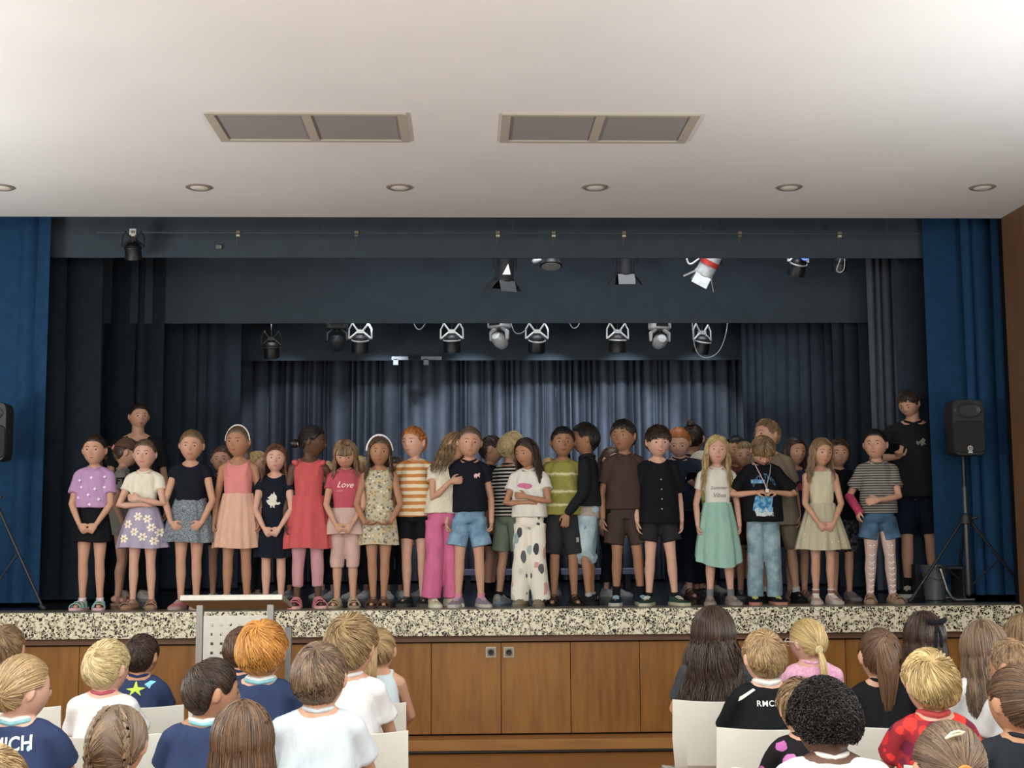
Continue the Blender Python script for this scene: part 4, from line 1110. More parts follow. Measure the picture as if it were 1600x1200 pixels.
build_person('boy with shaved sides behind the striped-shirt boy, facing him', 767, 10.7, 681, 'light', dict(s='crop', c='darkbrown', len=.3, th=.015), yaw=75, head=(10, 0, 0), arms=('down', 'down'),
    shirt=SH('#1b1e25', sl=.6), bottom=BT('shorts', '#2a2530', hem=.33, rh=.055), shoes=('sneaker', c_('#141417'), c_('#2a2a2c')), sock=(c_('#141417'), .3), q=.7)
build_person('blond boy in black and white striped t-shirt seen from behind', 797, FR+.24, 676, 'light', dict(s='short', c='paleblond', len=.5, lift=.05, th=.04), yaw=140, head=(-15, 6, 0), arms=('down', 'down'), st=.075,
    shirt=SH(striped('#17181c', '#d6d2c8', .027, .45), sl=.55, hem=.51, loose=.010), bottom=BT('shorts', '#83947d', hem=.31, waist=.575, rh=.062), shoes=('sneaker', c_('#8e989f'), c_('#7f97a6'), c_('#c9ced0')), sock=(c_('#1c1c1f'), .12), q=1.2)
PANT = floral('#ddd8cc', ['#8fa3a3', '#c99a92', '#41454f', '#c9c3b6', '#9fb0ae', '#d9d3c8', '#5b5d63', '#ddd8cc'], 15, .36, .9, (1, 1, .6))
build_person('girl with crossed arms in white t-shirt and wide patterned trousers', 827, FR-.02, 685, 'tan', dict(s='long', c='darkbrown', len=1.25, part=.15, face=1.25, back=.05), head=(-26, 8, -3), arms=('cross', 'cross'), yaw=-12,
    shirt=SH('#dedacf', sl=.50, hem=.525, loose=.014), bottom=BT('pants', PANT, hem=.035, waist=.58, rk=.054, rh=.064), shoes=('sneaker', c_('#8a7e62'), c_('#6f6650')), prints=[dict(polys=[blob(-.2, 0, .5, .22), blob(.2, -.08, .45, .25)], w=.085, at=(-.015, .715), m='#c06a8c')], q=1.3)
build_person('smiling boy in olive tie-dyed t-shirt and charcoal shorts', 880, FR+.05, 668, 'olive', dict(s='short', c='black', len=.35, th=.028), arms=('down', 'down'), mouth='smile', st=.058, wide=1.03,
    shirt=SH(tiedye('#8c8847', '#cfc9a0', (.74*1.33, .64*1.33, .565*1.33)), sl=.60, hem=.505, loose=.012), bottom=BT('shorts', '#2b2b30', hem=.285, waist=.56, rh=.060), shoes=('sandal', c_('#17171a'), c_('#1b1b1d')), prints=[dict(on='bottom', polys=[[(-.3, -.5), (.3, -.5), (.3, .5), (-.3, .5)]], w=.035, at=(.075, .365), m='#9a9a92')], q=1.2)
k15 = build_person('boy in black hooded jacket turned aside with a finger at his mouth', 917, FR+.10, 662, 'olive', dict(s='short', c='black', len=.4, th=.035, taper=False), yaw=-105, head=(14, 0, 0),
    arms=((W_((-.02, -.115, .83)), W_((-1, -.1, -.8)), W_((.3, -.1, .8)), W_((.2, .8, 0)), .9), (W_((.150, -.085, .50)), W_((.6, 1, 0)), W_((.05, -.2, -1)), W_((-1, -.2, 0)), .2)),
    shirt=SH('#1b1f24', sl=1.9, hem=.54, loose=.018, name='jacket', collar='#1f2328', ct=.014), bottom=BT('shorts', denim('#8aa3ad', '#b3c6cb'), hem=.25, waist=.56, rh=.060, inf=.013, fold=.5), shoes=('sneaker', c_('#15161a'), c_('#222226')), sock=(c_('#9a9a94'), .10), q=1.2)
build_person('tall boy in brown t-shirt and brown shorts looking aside', 977, FR+.02, 657, 'olive', dict(s='bowl', c='black', len=.75, fringe=.14, whorl=(0, .15, 1), th=.04), head=(-28, 0, 0), arms=('down', 'down'), st=(.055, .080),
    shirt=SH('#46342e', sl=.62, hem=.515, loose=.014), bottom=BT('shorts', '#453630', hem=.325, waist=.56, rh=.066), shoes=('sneaker', c_('#1f2a38'), c_('#a9a99a'), c_('#8fb3c4')), sock=(c_('#15151a'), .26), q=1.2)
build_person('boy in black button-up shirt with dark fringe and green trainers', 1029, FR-.04, 667, 'pale', dict(s='short', c='darkbrown', len=.85, fringe=.26, whorl=(.2, .35, .9), th=.05, lift=.05), head=(4, 6, 0), mouth='smile', arms=('down', 'down'), st=(.062, .085), toe=24,
    shirt=SH('#14151a', sl=.80, hem=.455, loose=.020, neck=.048), bottom=BT('shorts', '#29282b', hem=.355, waist=.52, rh=.062), shoes=('sneaker', c_('#274638'), c_('#b9b394'), c_('#d9d6c4')), sock=(c_('#17181c'), .12),
    prints=[dict(polys=[blob(0, 0, .5, .5, 8)], w=.010, at=(.006, z_), m='#b9b6ae', name='button') for z_ in (.70, .645, .59, .535)], q=1.3)
kph = build_person('child in navy t-shirt looking down at a phone, behind the black-shirt boy', 1063, 10.75, 667, 'pale', dict(s='pony', c='ginger', tie=(0, .9, .2)), head=(-12, 22, 0), wide=1.15, arms=('down', 'phone'),
    shirt=SH('#1f2c40', sl=.6, hem=.5, loose=.02), bottom=BT('pants', '#141c2e', hem=.10, waist=.56, rh=.05), shoes=('sandal', c_('#4a332b'), c_('#3b2a24')), q=.8)
build_person('child with dark hair and a pale bow at the back, near the curtain', 1084, 11.6, 664, 'light', dict(s='bun', c='darkbrown', tie=(0, .6, .8), clip='#b9b6ae'), yaw=160, shirt=SH('#1c2029'), bottom=BT('pants', '#1a1d24', hem=.08), shoes=('sneaker', c_('#8a8a84'), c_('#9a9a94')), q=.5)
cap = build_person('child in pale cap and neon yellow vest, turned away', 1092, 11.15, 706, 'light', dict(s='crop', c='brown', len=.3, th=.014), yaw=60, head=(10, 12, 0), shirt=SH('#b9d34e', sl=.2, loose=.02, hem=.50), bottom=BT('pants', '#1e2129', hem=.09, waist=.52), shoes=('sneaker', c_('#2a2b2e'), c_('#3c3c3e')), q=.6)
build_person('long-haired blonde girl in white slogan top and mint skirt', 1121, FR-.03, 682, 'pale', dict(s='long', c='blond', len=1.45, wave=.022, wfreq=.8, face=1.05, th=.045), mouth='smile', head=(-4, -3, 3), arms=('fist', 'fist'), st=(.055, .070), eye='b',
    shirt=SH('#dbd7c9', sl=.50, hem=.585, inf=.005), bottom=BT('skirt', '#8fbfae', waist=.605, hem=.275, rx=.140, ry=.115, hilo=-.055, pleats=8), shoes=('sneaker', c_('#857b76'), c_('#8e867e')), sock=(c_('#77777a'), .22),
    prints=[dict(text='Summer', w=.135, at=(0, .690), m='#6b6b6b', shear=.35, bold=.004), dict(text='Vibes', w=.095, at=(0, .645), m='#6b6b6b', shear=.35, bold=.004)], q=1.7)
build_person('dark-haired child in red top behind the mint-skirt girl', 1153, 10.8, 683, 'tan', dict(s='short', c='black', th=.04), head=(-20, 0, 0), yaw=-20, shirt=SH('#7c3a35', hem=.5), bottom=BT('shorts', striped('#1e1c1f', '#8f7f78', .045, .65), hem=.30, rh=.06), shoes=('sneaker', c_('#1d2230'), c_('#3c4048')), sock=(c_('#1b2233'), .35), q=.6)
build_person('fair-haired boy peeping out behind the boy with the lanyard', 1166, 10.75, 691, 'light', dict(s='short', c='dirtyblond', th=.035), head=(-12, 4, -4), shirt=SH('#5a2b2c', hem=.5), bottom=BT('shorts', '#59322f', hem=.34, rh=.06), shoes=('sneaker', c_('#2c2c30'), c_('#6a6a66')), q=.7)
k19 = build_person('fair-haired boy in black graphic t-shirt and jeans looking at his hands', 1191, FR-.03, 687, 'light', dict(s='bowl', c='lightbrown', len=.9, fringe=.30, whorl=(0, .1, 1), th=.045), head=(0, 48, 0), arms=('hold', 'hold'), H=1.30, st=(.055, .062),
    shirt=SH('#121318', sl=.82, hem=.475, loose=.022), bottom=BT('pants', denim('#64808f', '#97adb4'), hem=.045, waist=.54, rk=.047, rh=.046), shoes=('sneaker', c_('#15161a'), c_('#b5765c'), c_('#b9c94e')),
    prints=[dict(text='RTY  TWO', w=.17, at=(0, .735), m='#51728c', arc=9, tall=1.5, bold=.03), dict(polys=[[(-.5, -.14), (.5, -.14), (.5, .12), (-.5, .16)]], w=.10, at=(-.035, .705), m=flecked('#3f7ba5', '#7fb0cc', 60)),
            dict(polys=[[(-.5, -.3), (-.35, .42), (0, .36), (.25, .42), (.5, .30), (.42, -.10), (.5, -.42), (.1, -.38), (-.1, -.46)]], w=.155, at=(-.015, .575), m=flecked('#2f6f9f', '#79aecb', 34)),
            dict(polys=[[(-.5, .1), (-.2, .2), (-.1, -.1), (.1, .2), (.3, -.1), (.5, .2), (.4, -.2), (0, -.3), (-.4, -.25)]], w=.14, at=(-.01, .535), m='#c3cdd0'), dict(text='LEAGUE', w=.13, at=(-.005, .515), m='#aab4b8', bold=.02)], q=1.4)
build_person('tall boy in tan t-shirt and tan shorts behind the lanyard boy', 1216, 10.30, 656, 'light', dict(s='short', c='lightbrown', len=.6, th=.035), head=(-48, -4, 0), lean=(-.04, 0), yaw=-10, arms=('down', 'down'), st=.085,
    shirt=SH('#8b7a63', sl=.70, hem=.415, loose=.020, collar='#cfc6b2'), bottom=BT('shorts', '#83745e', hem=.285, waist=.5, rh=.064), shoes=('sneaker', c_('#16171b'), c_('#1e1f22')), sock=(c_('#c9c9c6'), .15), q=1.0)
build_person('dark-haired girl in purple dress with a pink bow print', 1243, 10.45, 685, 'light', dict(s='long', c='darkbrown', len=.8), head=(10, 0, 0), yaw=8, arms=('down', 'down'),
    shirt=SH('#3b3560', sl=0, strap=1, hem=.58), bottom=BT('skirt', '#35325c', waist=.60, hem=.33, rx=.115, ry=.09), shoes=('sandal', c_('#8a6f66'), c_('#8a7468')), prints=[dict(polys=[blob(-.25, .1, .25, .4), blob(.2, -.1, .28, .42)], w=.075, at=(.02, .69), m='#c74f7c')], q=.9)
build_person('girl in cream sequinned dress with loose hair and clasped hands', 1283, FR, 692, 'light', dict(s='long', c='lightbrown', len=1.15, part=-.15, face=1.1, wave=.014), head=(10, 4, 4), arms=('clasp', 'clasp'), H=1.245,
    shirt=SH('#cfc7a4', sl=0, hem=.585, inf=.004, neck=.045), bottom=BT('skirt', '#bdb493', waist=.605, hem=.325, rx=.165, ry=.115, pleats=14, pw=1.2), shoes=('sneaker', c_('#c3aa9f'), c_('#b9aaa0'), c_('#e0d6cc')), sock=(striped('#d9d3cb', '#8a5d5a', .04, .6, 0, .1), .20), q=1.3,
    prints=[dict(on='skirt', polys=[blob(0, 0, .5, .5, 6)], w=.008, at=(rn.uniform(-.13, .13), rn.uniform(.35, .50)), m='#ece6cc', name='sequin') for _ in range(14)])
build_person('curly-haired child in black top and pale cardigan behind the cream dress', 1312, 10.4, 688, 'light', dict(s='curly', c='brown', n=500, th=.05, out=.06), head=(-4, 0, 0), arms=('down', 'down'),
    shirt=SH('#14151a', sl=1.7, hem=.50), bottom=BT('shorts', flecked('#1b1c20', '#55565a', 40), hem=.30, rh=.06), shoes=('sneaker', c_('#7b6d6d'), c_('#857b78')), q=.9)
k24 = build_person('girl in grey striped t-shirt and denim shorts with a pink arm cast', 1372, FR-.01, 672, 'light', dict(s='pony', c='black', tie=(0, .85, .1), th=.04), head=(-22, 0, 0), st=(.062, .066), yaw=-6, wide=1.04,
    arms=((W_((-.130, -.055, .535)), W_((-.4, 1, 0)), W_((-.02, -.15, -1)), W_((1, .2, 0)), .5), (W_((-.020, -.135, .590)), W_((1, .1, -.7)), W_((-1, -.05, -.15)), W_((0, 1, -.2)), .35)),
    shirt=SH(striped('#a7a298', '#4d4b4a', .019, .72), sl=.62, hem=.515, loose=.010), bottom=BT('shorts', denim('#31485f', '#52708a'), hem=.365, waist=.57, rh=.066), shoes=('mary', c_('#a5826a'), c_('#8e7460')), tights=c_('#cfaea3'), q=1.2)
man = build_person('man in dark t-shirt and navy shorts looking down at his phone', 1431, 10.75, 608, 'light', dict(s='short', c='darkbrown', len=.6, th=.045, fringe=.1), adult=True, yaw=-14, head=(-30, 26, 0),
    arms=((W_((-.085, -.175, .665)), W_((-1, .2, -.6)), W_((-.1, -.8, .4)), W_((.3, .2, 1)), .8), 'down'), st=(.05, .075), group='grown-ups on the stage',
    shirt=SH('#1b1d20', sl=.75, hem=.475, loose=.024), bottom=BT('shorts', '#131a2e', hem=.30, waist=.54, rh=.060), shoes=('sneaker', c_('#191a1d'), c_('#b5b1a6')), sock=(c_('#17181b'), .22), q=1.0,
    prints=[dict(polys=[[(-.5, .2), (-.2, .1), (0, .3), (.2, .5), (.45, .3), (.3, 0), (.5, -.2), (.2, -.2), (0, -.4), (-.1, 0), (-.3, -.3), (-.5, -.1)]], w=.08, at=(.03, .735), m='#7a7a74')])
# mostly hidden children in the rows behind
hid = [(445, 11.5, 735, '#2a2c33', '#6d6f70', 'navy-dress and coral-dress girls'), (512, 11.4, 722, '#27282e', '#8d8d95', 'coral-dress and slogan-shirt girls'), (563, 11.3, 714, '#b39c7c', '#a5a5a2', 'slogan-shirt and floral playsuit girls'),
       (617, 11.2, 716, '#16181d', '#9f9f9b', 'floral playsuit girl and striped boy'), (668, 11.6, 733, '#15171c', '#7a7a78', 'striped boy and leaning girl'), (858, 11.5, 716, '#17181d', '#8d8a86', 'crossed-arms girl and olive-shirt boy'),
       (955, 11.2, 700, '#2c2c31', '#8c8f92', 'hooded boy and brown-shirt boy'), (1106, 11.8, 722, '#34261f', '#8b8f6d', 'neon-vest child and mint-skirt girl')]
for (px_, Y_, tp, cc, sc_, lab) in hid:
    build_person('half hidden child seen in the gap between the '+lab, px_, Y_, tp, rn.choice(['light', 'pale', 'olive']), dict(s=rn.choice(['short', 'pony']), c=('blond' if px_ in (512, 563, 858) else rn.choice(['brown', 'darkbrown']))),
        yaw=rn.choice([-30, 20, 40]), shirt=SH(cc), bottom=BT('pants', '#17191f', hem=.10, waist=.56), shoes=('sneaker', c_(sc_), c_('#a9a9a5')), q=.5, voxel=.007)
# cast, phone, lanyard, bows on the tights, cap
def cast_():
    S, E, W = k24['ar'][-1]; H = k24['H']
    d = (W-E).normalized()
    MB().tube([E-d*.004*H+Vector((0, 0, 0)), E.lerp(W, .35), E.lerp(W, .8), W+d*.012*H, W+d*.028*H], [.0275*H, .0275*H, .024*H, .0235*H, .024*H], 16, round_=False).build('arm_cast', plain('#b34463', .9, 0, .1, .12, 60, .3), k24['root'])['label'] = 'pink cast'
    for s in (-1, 1):
        hip, knee, ank = k24['lg'][s]; bm_ = MB()
        for k in range(8):
            t = k/7
            c = knee.lerp(hip, .30) if k == 0 else (knee.lerp(hip, .05) if k == 1 else knee.lerp(ank, (k-1)/6.0*.92))
            c = c+Vector((0, -.0345*H+(.013*H*t), 0))
            for sx in (-1, 1): bm_.tube([c, c+Vector((sx*.013*H, 0, .006*H))], [.0022*H, .0045*H], 6); bm_.tube([c, c+Vector((sx*.010*H, 0, -.009*H))], .002*H, 6)
        bm_.build('tights_bow', plain('#e6e0da', .7), k24['root'])
cast_()
def undershirt(k, col):
    H = k['H']; rings = []
    for z, f in ((.470, .95), (.478, 1.04), (.50, 1.03), (.53, 1.0), (.57, .97)):
        rings.append([(.093*H*f*math.cos(a), .004*H+.074*H*f*math.sin(a), z*H+.003*H*math.sin(3*a)) for a in [2*math.pi*i/36 for i in range(36)]])
    MB().loft(rings).build('undershirt', c_(col), k['root'])['label'] = 'pale beige shirt hem below the jacket'
undershirt(k15, '#a99b91')
def lanyard():
    H = k19['H']; r = k19['root']
    hd = [k19['ar'][s][2] for s in (-1, 1)]; mid = (hd[0]+hd[1])/2+Vector((0, -.03*H, .01*H))
    for s, cc in ((-1, '#c9a3b0'), (1, '#8f9692')):
        MB().tube([Vector((s*.045*H, .02*H, .822*H)), Vector((s*.045*H, -.045*H, .80*H)), Vector((s*.030*H, -.085*H, .75*H)), Vector((s*.006*H, -.105*H, .69*H)), mid], .0030*H, 6).build('lanyard', plain(cc, .7), r)
    MB().box(mid, (.018*H, .012*H, .02*H)).build('pendant', plain('#d6cbb4', .5), r)
lanyard()
def phone_for(p, s, lab, col='#1b1d22'):
    root = p['root']; S, E, W = p['ar'][s]; H = p['H']
    bpy.context.view_layer.update()
    c = root.matrix_world @ (W+Vector((-.02*H, -.055*H, .035*H)))
    ph = MB(); R = Matrix.Rotation(math.radians(-30), 3, 'X') @ Matrix.Rotation(math.radians(0), 3, 'Z')
    R = Matrix.Rotation(root.rotation_euler.z, 3, 'Z') @ Matrix.Rotation(math.radians(55), 3, 'X')
    o = ph.box((0, 0, 0), (.072, .009, .145), R).build('mobile_phone', plain(col, .25), None, False, c); tag(o, lab, 'phone')
    m = o.modifiers.new('b', 'BEVEL'); m.width = .003; m.segments = 2
    return o
phone_for(man, -1, 'dark mobile phone held by the man in dark t-shirt', '#15161a')
phone_for(kph, 1, 'dark mobile phone held by the child in navy t-shirt')
# the pale cap of the child in the vest
def capfor(p):
    HM, hh = p['HM'], p['hh']; mb = MB(); rings = []
    for i in range(9):
        el = math.radians(20+70*i/8*.999); D = np.array([list(Vector((math.sin(a)*math.cos(el), -math.cos(a)*math.cos(el), math.sin(el)))) for a in [2*math.pi*k/28 for k in range(28)]])
        rings.append([HM @ (Vector(q)*hh*1.16) for q in headsurf(D)])
    mb.loft(rings)
    pts = [HM @ (Vector((math.sin(a)*.36, -.42-.34*math.cos(a)**1.0, .19+.02*math.cos(a)))*hh) for a in [math.radians(-80+160*k/14) for k in range(15)]]
    inn = [HM @ (Vector((math.sin(a)*.36, -.34*math.cos(a), .19))*hh) for a in [math.radians(-80+160*k/14) for k in range(15)]]
    n = 15; V = pts+inn+[p_+Vector((0, 0, .006)) for p_ in pts]+[p_+Vector((0, 0, .006)) for p_ in inn]; Fs = []
    for k in range(n-1): Fs += [(k, k+1, n+k+1, n+k), (2*n+k, 3*n+k, 3*n+k+1, 2*n+k+1), (k, 2*n+k, 2*n+k+1, k+1)]
    mb.add(V, Fs); mb.build('cap', c_('#b8ab9b'), p['root'])
capfor(cap)

# ------------------------------------------------------------------ stage equipment, lectern, front fittings
M_DKM = plain('#1b1c1f', .45, .2, .5, .05); M_CHR = plain('#c9c9c6', .25, .9, .5, .03); M_SIL = plain('#d3d6d8', .35, .3, .5, .03)
M_PLA = plain('#222326', .5, 0, .4, .05); M_MESH = plain('#2d2d2e', .8, .1, .2, .25, 400)
def tripod_speaker(px, Y, ptop, pbot, pw, ring_py, lab1, lab2, feet, badge=True, yawz=0):
    c = at(px, (ptop+pbot)/2, Y); w = (at(px+pw/2, 660, Y).x-at(px-pw/2, 660, Y).x); zt, zb = at(px, ptop, Y).z, at(px, pbot, Y).z
    h = zt-zb
    sp = empty('loudspeaker', (c.x, Y, zb), lab1, 'loudspeaker', 'loudspeakers on stands', yawz)
    rings = []
    for y_, wf, f in ((-.14, .96, .985), (-.13, 1.0, 1.0), (.02, .98, 1.0), (.15, .66, .94), (.155, .62, .92)):
        r_ = []
        for k in range(40):
            a = 2*math.pi*k/40; ca, sa = math.cos(a), math.sin(a); ex = 2/7
            r_.append((w/2*wf*math.copysign(abs(ca)**ex, ca), y_, h/2+h/2*f*math.copysign(abs(sa)**ex, sa)))
        rings.append(r_)
    MB().loft(rings).build('cabinet', M_PLA, sp)
    g = MB(); r_ = []
    rings = []
    for y_, f in ((-.1405, .97), (-.150, .93)):
        rings.append([(w/2*f*math.copysign(abs(math.cos(a))**.3, math.cos(a)), y_, h*.33+h*.295*f*math.copysign(abs(math.sin(a))**.3, math.sin(a))) for a in [2*math.pi*k/40 for k in range(40)]])
    g.loft(rings); g.build('grille', M_MESH, sp)
    hn = MB(); rings = []
    for y_, f in ((-.1405, 1.0), (-.149, .9), (-.135, .45)):
        rings.append([(w*.42*f*math.cos(a), y_, h*.815+h*.12*f*math.sin(a)*(1 if math.sin(a) > 0 else 1.25)) for a in [2*math.pi*k/36 for k in range(36)]])
    hn.loft(rings); hn.build('horn', plain('#34353a', .4), sp)
    if badge:
        b_ = MB(); b_.lathe([(.001, -.002), (.020, -.002), (.020, .002), (.001, .002)], 24, (0, -.152, h*.125), Matrix.Rotation(math.pi/2, 3, 'X')); b_.box((0, -.152, h*.055), (.032, .004, .016))
        b_.build('badge', plain('#b9b9b6', .5), sp)
        b2 = MB(); b2.lathe([(.007, -.003), (.012, -.003), (.012, .003), (.007, .003), (.007, -.003)], 20, (0, -.154, h*.125), Matrix.Rotation(math.pi/2, 3, 'X')); b2.build('badge_ring', M_PLA, sp)
    st = empty('speaker_stand', (c.x, Y, SZ), lab2, 'speaker stand', 'loudspeaker stands')
    hz = at(px, ring_py, Y).z-SZ
    MB().tube([(0, 0, hz-.10), (0, 0, zb-SZ+.02)], .0165, 12).build('pole', M_DKM, st)
    MB().tube([(0, 0, .06), (0, 0, hz+.25)], .020, 12).build('lower_tube', plain('#4a4b4d', .4, .5), st)
    MB().lathe([(.02, -.035), (.042, -.03), (.046, .02), (.034, .045), (.02, .05)], 20, (0, 0, hz)).build('collar', M_PLA, st)
    MB().tube([(.03, -.02, hz+.01), (.075, -.03, hz+.015)], [.008, .013], 10).build('knob', M_PLA, st)
    for fx, fy in feet:
        L = MB().tube([(fx*.03/.6, fy*.03/.6, hz), (fx, fy, .018)], [.0125, .0115], 10).build('leg', plain('#37383b', .4, .6), st)
        MB().tube([(fx*.97, fy*.97, .03), (fx*1.02, fy*1.02, .017)], .017, 10).build('rubber_foot', M_PLA, L)
        MB().tube([(fx*.5, fy*.5, hz*.5), (fx*.03, fy*.03, .12)], .006, 6).build('brace', M_DKM, st)
sx = at(1509, 810, 10.0).x
tripod_speaker(1503, 10.0, 627, 713, 50, 812, 'black loudspeaker with pale badge on the stand at the right', 'black tripod stand under the right loudspeaker',
    ((at(1423, 930, 9.93).x-sx, -.07), (at(1606, 915, 10.1).x-sx, .05), (.02, .33)))
lx = at(-9, 810, 9.9).x
tripod_speaker(-9, 9.9, 631, 722, 58, 780, 'black loudspeaker cut off by the left edge', 'tripod stand whose leg slants across at far left', ((at(72, 945, 9.85).x-lx, -.05), (-.45, -.12), (-.1, .4)), badge=False)
# small things on the stage by the right speaker
fr0 = at(1487, 932, 10.08)
fm = MB().tube([(.05-.12, .16, .255), (-.10+.0, .16, .252), (-.085, .0, .245), (-.045, 0, .09), (-.01, 0, .028), (.03, 0, .013), (.16, 0, .013), (.16, .28, .013), (.03, .28, .013), (-.01, .28, .03), (-.045, .28, .09), (-.085, .28, .245), (-.10, .20, .252)], .0095, 10)
fs = empty('metal_stool', (fr0.x, 10.05, SZ), 'low chrome-framed stool on the floor under the right loudspeaker', 'stool')
fm.build('frame', M_CHR, fs); MB().box((0.02, .14, .255), (.20, .26, .018)).build('seat', M_PLA, fs); MB().box((.10, .15, .13), (.02, .25, .24)).build('panel', M_PLA, fs)
bx = at(1461, 930, 10.25)
bn = empty('bin', (bx.x, 10.25, SZ), 'small translucent grey bin on stage, left of the chrome stool', 'bin')
MB().lathe([(.001, .004), (.075, .004), (.098, .26), (.104, .262), (.104, .27), (.094, .27), (.072, .012), (.001, .012)], 28).build('bucket', plain('#55585b', .25, 0, .5, .1), bn)
MB().tube([(.1*math.cos(a), .1*math.sin(a)-.01, .26-.10*abs(math.sin(a))) for a in [math.pi*k/10+math.pi for k in range(11)]], .003, 6).build('handle', M_CHR, bn)
pb = at(1441, 890, 10.55); pz = at(1441, 890, 10.55).z
ps = empty('power_box', (pb.x, 10.6, SZ), 'small black box with a blue light behind the man\'s leg', 'power box')
MB().box((0, 0, (pz-SZ)/2+.02), (.11, .09, pz-SZ+.04)).build('case', M_PLA, ps)
m, nt, b = newmat('blue_led', .4); b.inputs['Emission Color'].default_value = (.02, .04, 1, 1); b.inputs['Emission Strength'].default_value = 6; b.inputs['Base Color'].default_value = (.02, .04, .6, 1)
MB().box((0, -.048, pz-SZ), (.012, .006, .028)).build('indicator', m, ps)
# low bench near the back curtain
b0, b1 = at(700, 895, 12.6).x, at(1010, 895, 12.6).x
bh = empty('low_bench', ((b0+b1)/2, 12.6, SZ), 'long low pale-violet bench near the back curtain', 'bench')
MB().box((0, 0, .165), (b1-b0, .24, .05)).build('seat', plain('#7b7f9c', .6), bh)
for f in (-.4, 0, .4): MB().box(((b1-b0)*f, 0, .07), (.05, .2, .14)).build('leg', M_PLA, bh)

# lamps hanging over the stage
def frame_for(p, rz, tl): return Matrix.Rotation(math.radians(rz), 3, 'Z') @ Matrix.Rotation(math.radians(tl), 3, 'X')
BARZ = {}
def hanger(r, up_z):
    up_z = BARZ.get(round(r.location.y, 2), r.location.z+up_z)-r.location.z
    MB().tube([(0, 0, .0), (0, 0, up_z)], .008, 8).build('hanger', M_DKM, r)
    MB().box((0, 0, up_z), (.05, .05, .05)).build('clamp', M_SIL, r)
def par_lamp(px, py, Y, lab, rz=0, tl=25, s=1.0, bright=True, grp='can lamps with splayed yokes'):
    c = at(px, py, Y); r = empty('can_lamp', (c.x, Y, c.z), lab, 'stage lamp', grp, math.radians(rz))
    m1 = M_SIL if bright else M_DKM
    hanger(r, .22*s)
    y_ = MB()
    y_.box((0, 0, .035*s), (.065*s, .05*s, .035*s)); 
    for sx_ in (-1, 1):
        y_.tube([(sx_*.02*s, 0, .04*s), (sx_*.075*s, 0, .115*s)], .009*s, 8); y_.tube([(sx_*.075*s, 0, .115*s), (sx_*.105*s, 0, .06*s), (sx_*.108*s, 0, -.03*s)], .008*s, 8)
        y_.tube([(sx_*.03*s, 0, .03*s), (sx_*.10*s, -.01*s, -.03*s)], .010*s, 8)
    y_.build('yoke', m1, r)
    R = Matrix.Rotation(math.radians(tl), 3, 'X')
    MB().lathe([(.001, .06*s), (.045*s, .055*s), (.078*s, .02*s), (.082*s, -.11*s), (.076*s, -.112*s), (.07*s, -.04*s), (.001, -.03*s)], 28, (0, 0, -.05*s), R).build('can', M_DKM, r)
    MB().lathe([(.080*s, .012*s), (.0855*s, .01*s), (.0855*s, .0), (.080*s, -.002*s), (.080*s, .012*s)], 28, (0, 0, -.05*s), R).build('rim', m1, r)
    return r
def moving_head(px, py, Y, lab, tl=40, rz=0, bright=True, s=1.0):
    c = at(px, py, Y); r = empty('moving_head_lamp', (c.x, Y, c.z), lab, 'stage lamp', 'moving head lamps', math.radians(rz))
    m1 = M_SIL if bright else plain('#3c4043', .4, .3)
    hanger(r, .22*s)
    rings = []
    for z, f in ((.055, .9), (.065, 1), (.12, 1), (.13, .9)):
        rings.append([(.105*s*f*math.copysign(abs(math.cos(a))**.5, math.cos(a)), .08*s*f*math.copysign(abs(math.sin(a))**.5, math.sin(a)), z*s) for a in [2*math.pi*k/28 for k in range(28)]])
    MB().loft(rings).build('base', m1, r)
    MB().box((0, -.081*s, .093*s), (.12*s, .006, .035*s)).build('display', M_DKM, r)
    for sx_ in (-1, 1): MB().tube([(sx_*.05*s, 0, .05*s), (sx_*.088*s, 0, .02*s), (sx_*.092*s, 0, -.05*s)], [.022*s, .020*s, .014*s], 10, squash=1.5).build('yoke_arm', m1, r)
    R = Matrix.Rotation(math.radians(tl), 3, 'X')
    h = MB().lathe([(.001, .075*s), (.04*s, .07*s), (.066*s, .03*s), (.068*s, -.03*s), (.052*s, -.085*s), (.046*s, -.09*s), (.040*s, -.075*s), (.001, -.07*s)], 28, (0, 0, -.055*s), R).build('head', m1, r)
    MB().lathe([(.001, -.072*s), (.038*s, -.074*s), (.038*s, -.070*s), (.001, -.068*s)], 20, (0, 0, -.055*s), R).build('lens', plain('#15181d', .1), h)
def bar(Y, px0, px1, z, rad, mat, lab, name='lighting_bar', cat='pipe'):
    x0, x1 = at(px0, 450, Y).x, at(px1, 450, Y).x; mb = MB()
    mb.tube([(x0, Y, z), (x1, Y, z)], rad, 12)
    for k in range(5):
        xx = x0+(x1-x0)*(.04+.23*k); mb.tube([(xx, Y, z), (xx, Y, 5.302)], .004, 6)
    o = mb.build(name, mat); tag(o, lab, cat); BARZ[round(Y, 2)] = z
RB = 12.35
bar(RB, 330, 1240, at(800, 505, RB).z+.14, .024, M_DKM, 'dark lighting pipe carrying the rear row of lamps')
par_lamp(563, 524, RB, 'silver-yoked can lamp, leftmost bright one of the rear row', 4, 20)
par_lamp(706, 524, RB, 'silver-yoked can lamp hanging alone between two cable loops', -6, 15)
par_lamp(839, 524, RB, 'silver-yoked can lamp right of the rear silver moving head', 5, 25)
par_lamp(965, 524, RB, 'silver-yoked can lamp left of the right-hand moving head', 12, 10)
par_lamp(1097, 526, RB, 'can lamp with a long hanging cable loop, right end of rear row', 30, 20)
par_lamp(424, 535, RB, 'dark can lamp, unlit at the far left of the rear row', 0, 25, .9, False)
moving_head(527, 524, RB, 'dark moving head lamp at the left of the rear row', 35, 0, False)
moving_head(780, 522, RB, 'silver moving head lamp tilted to the left in the rear row', 60, -35)
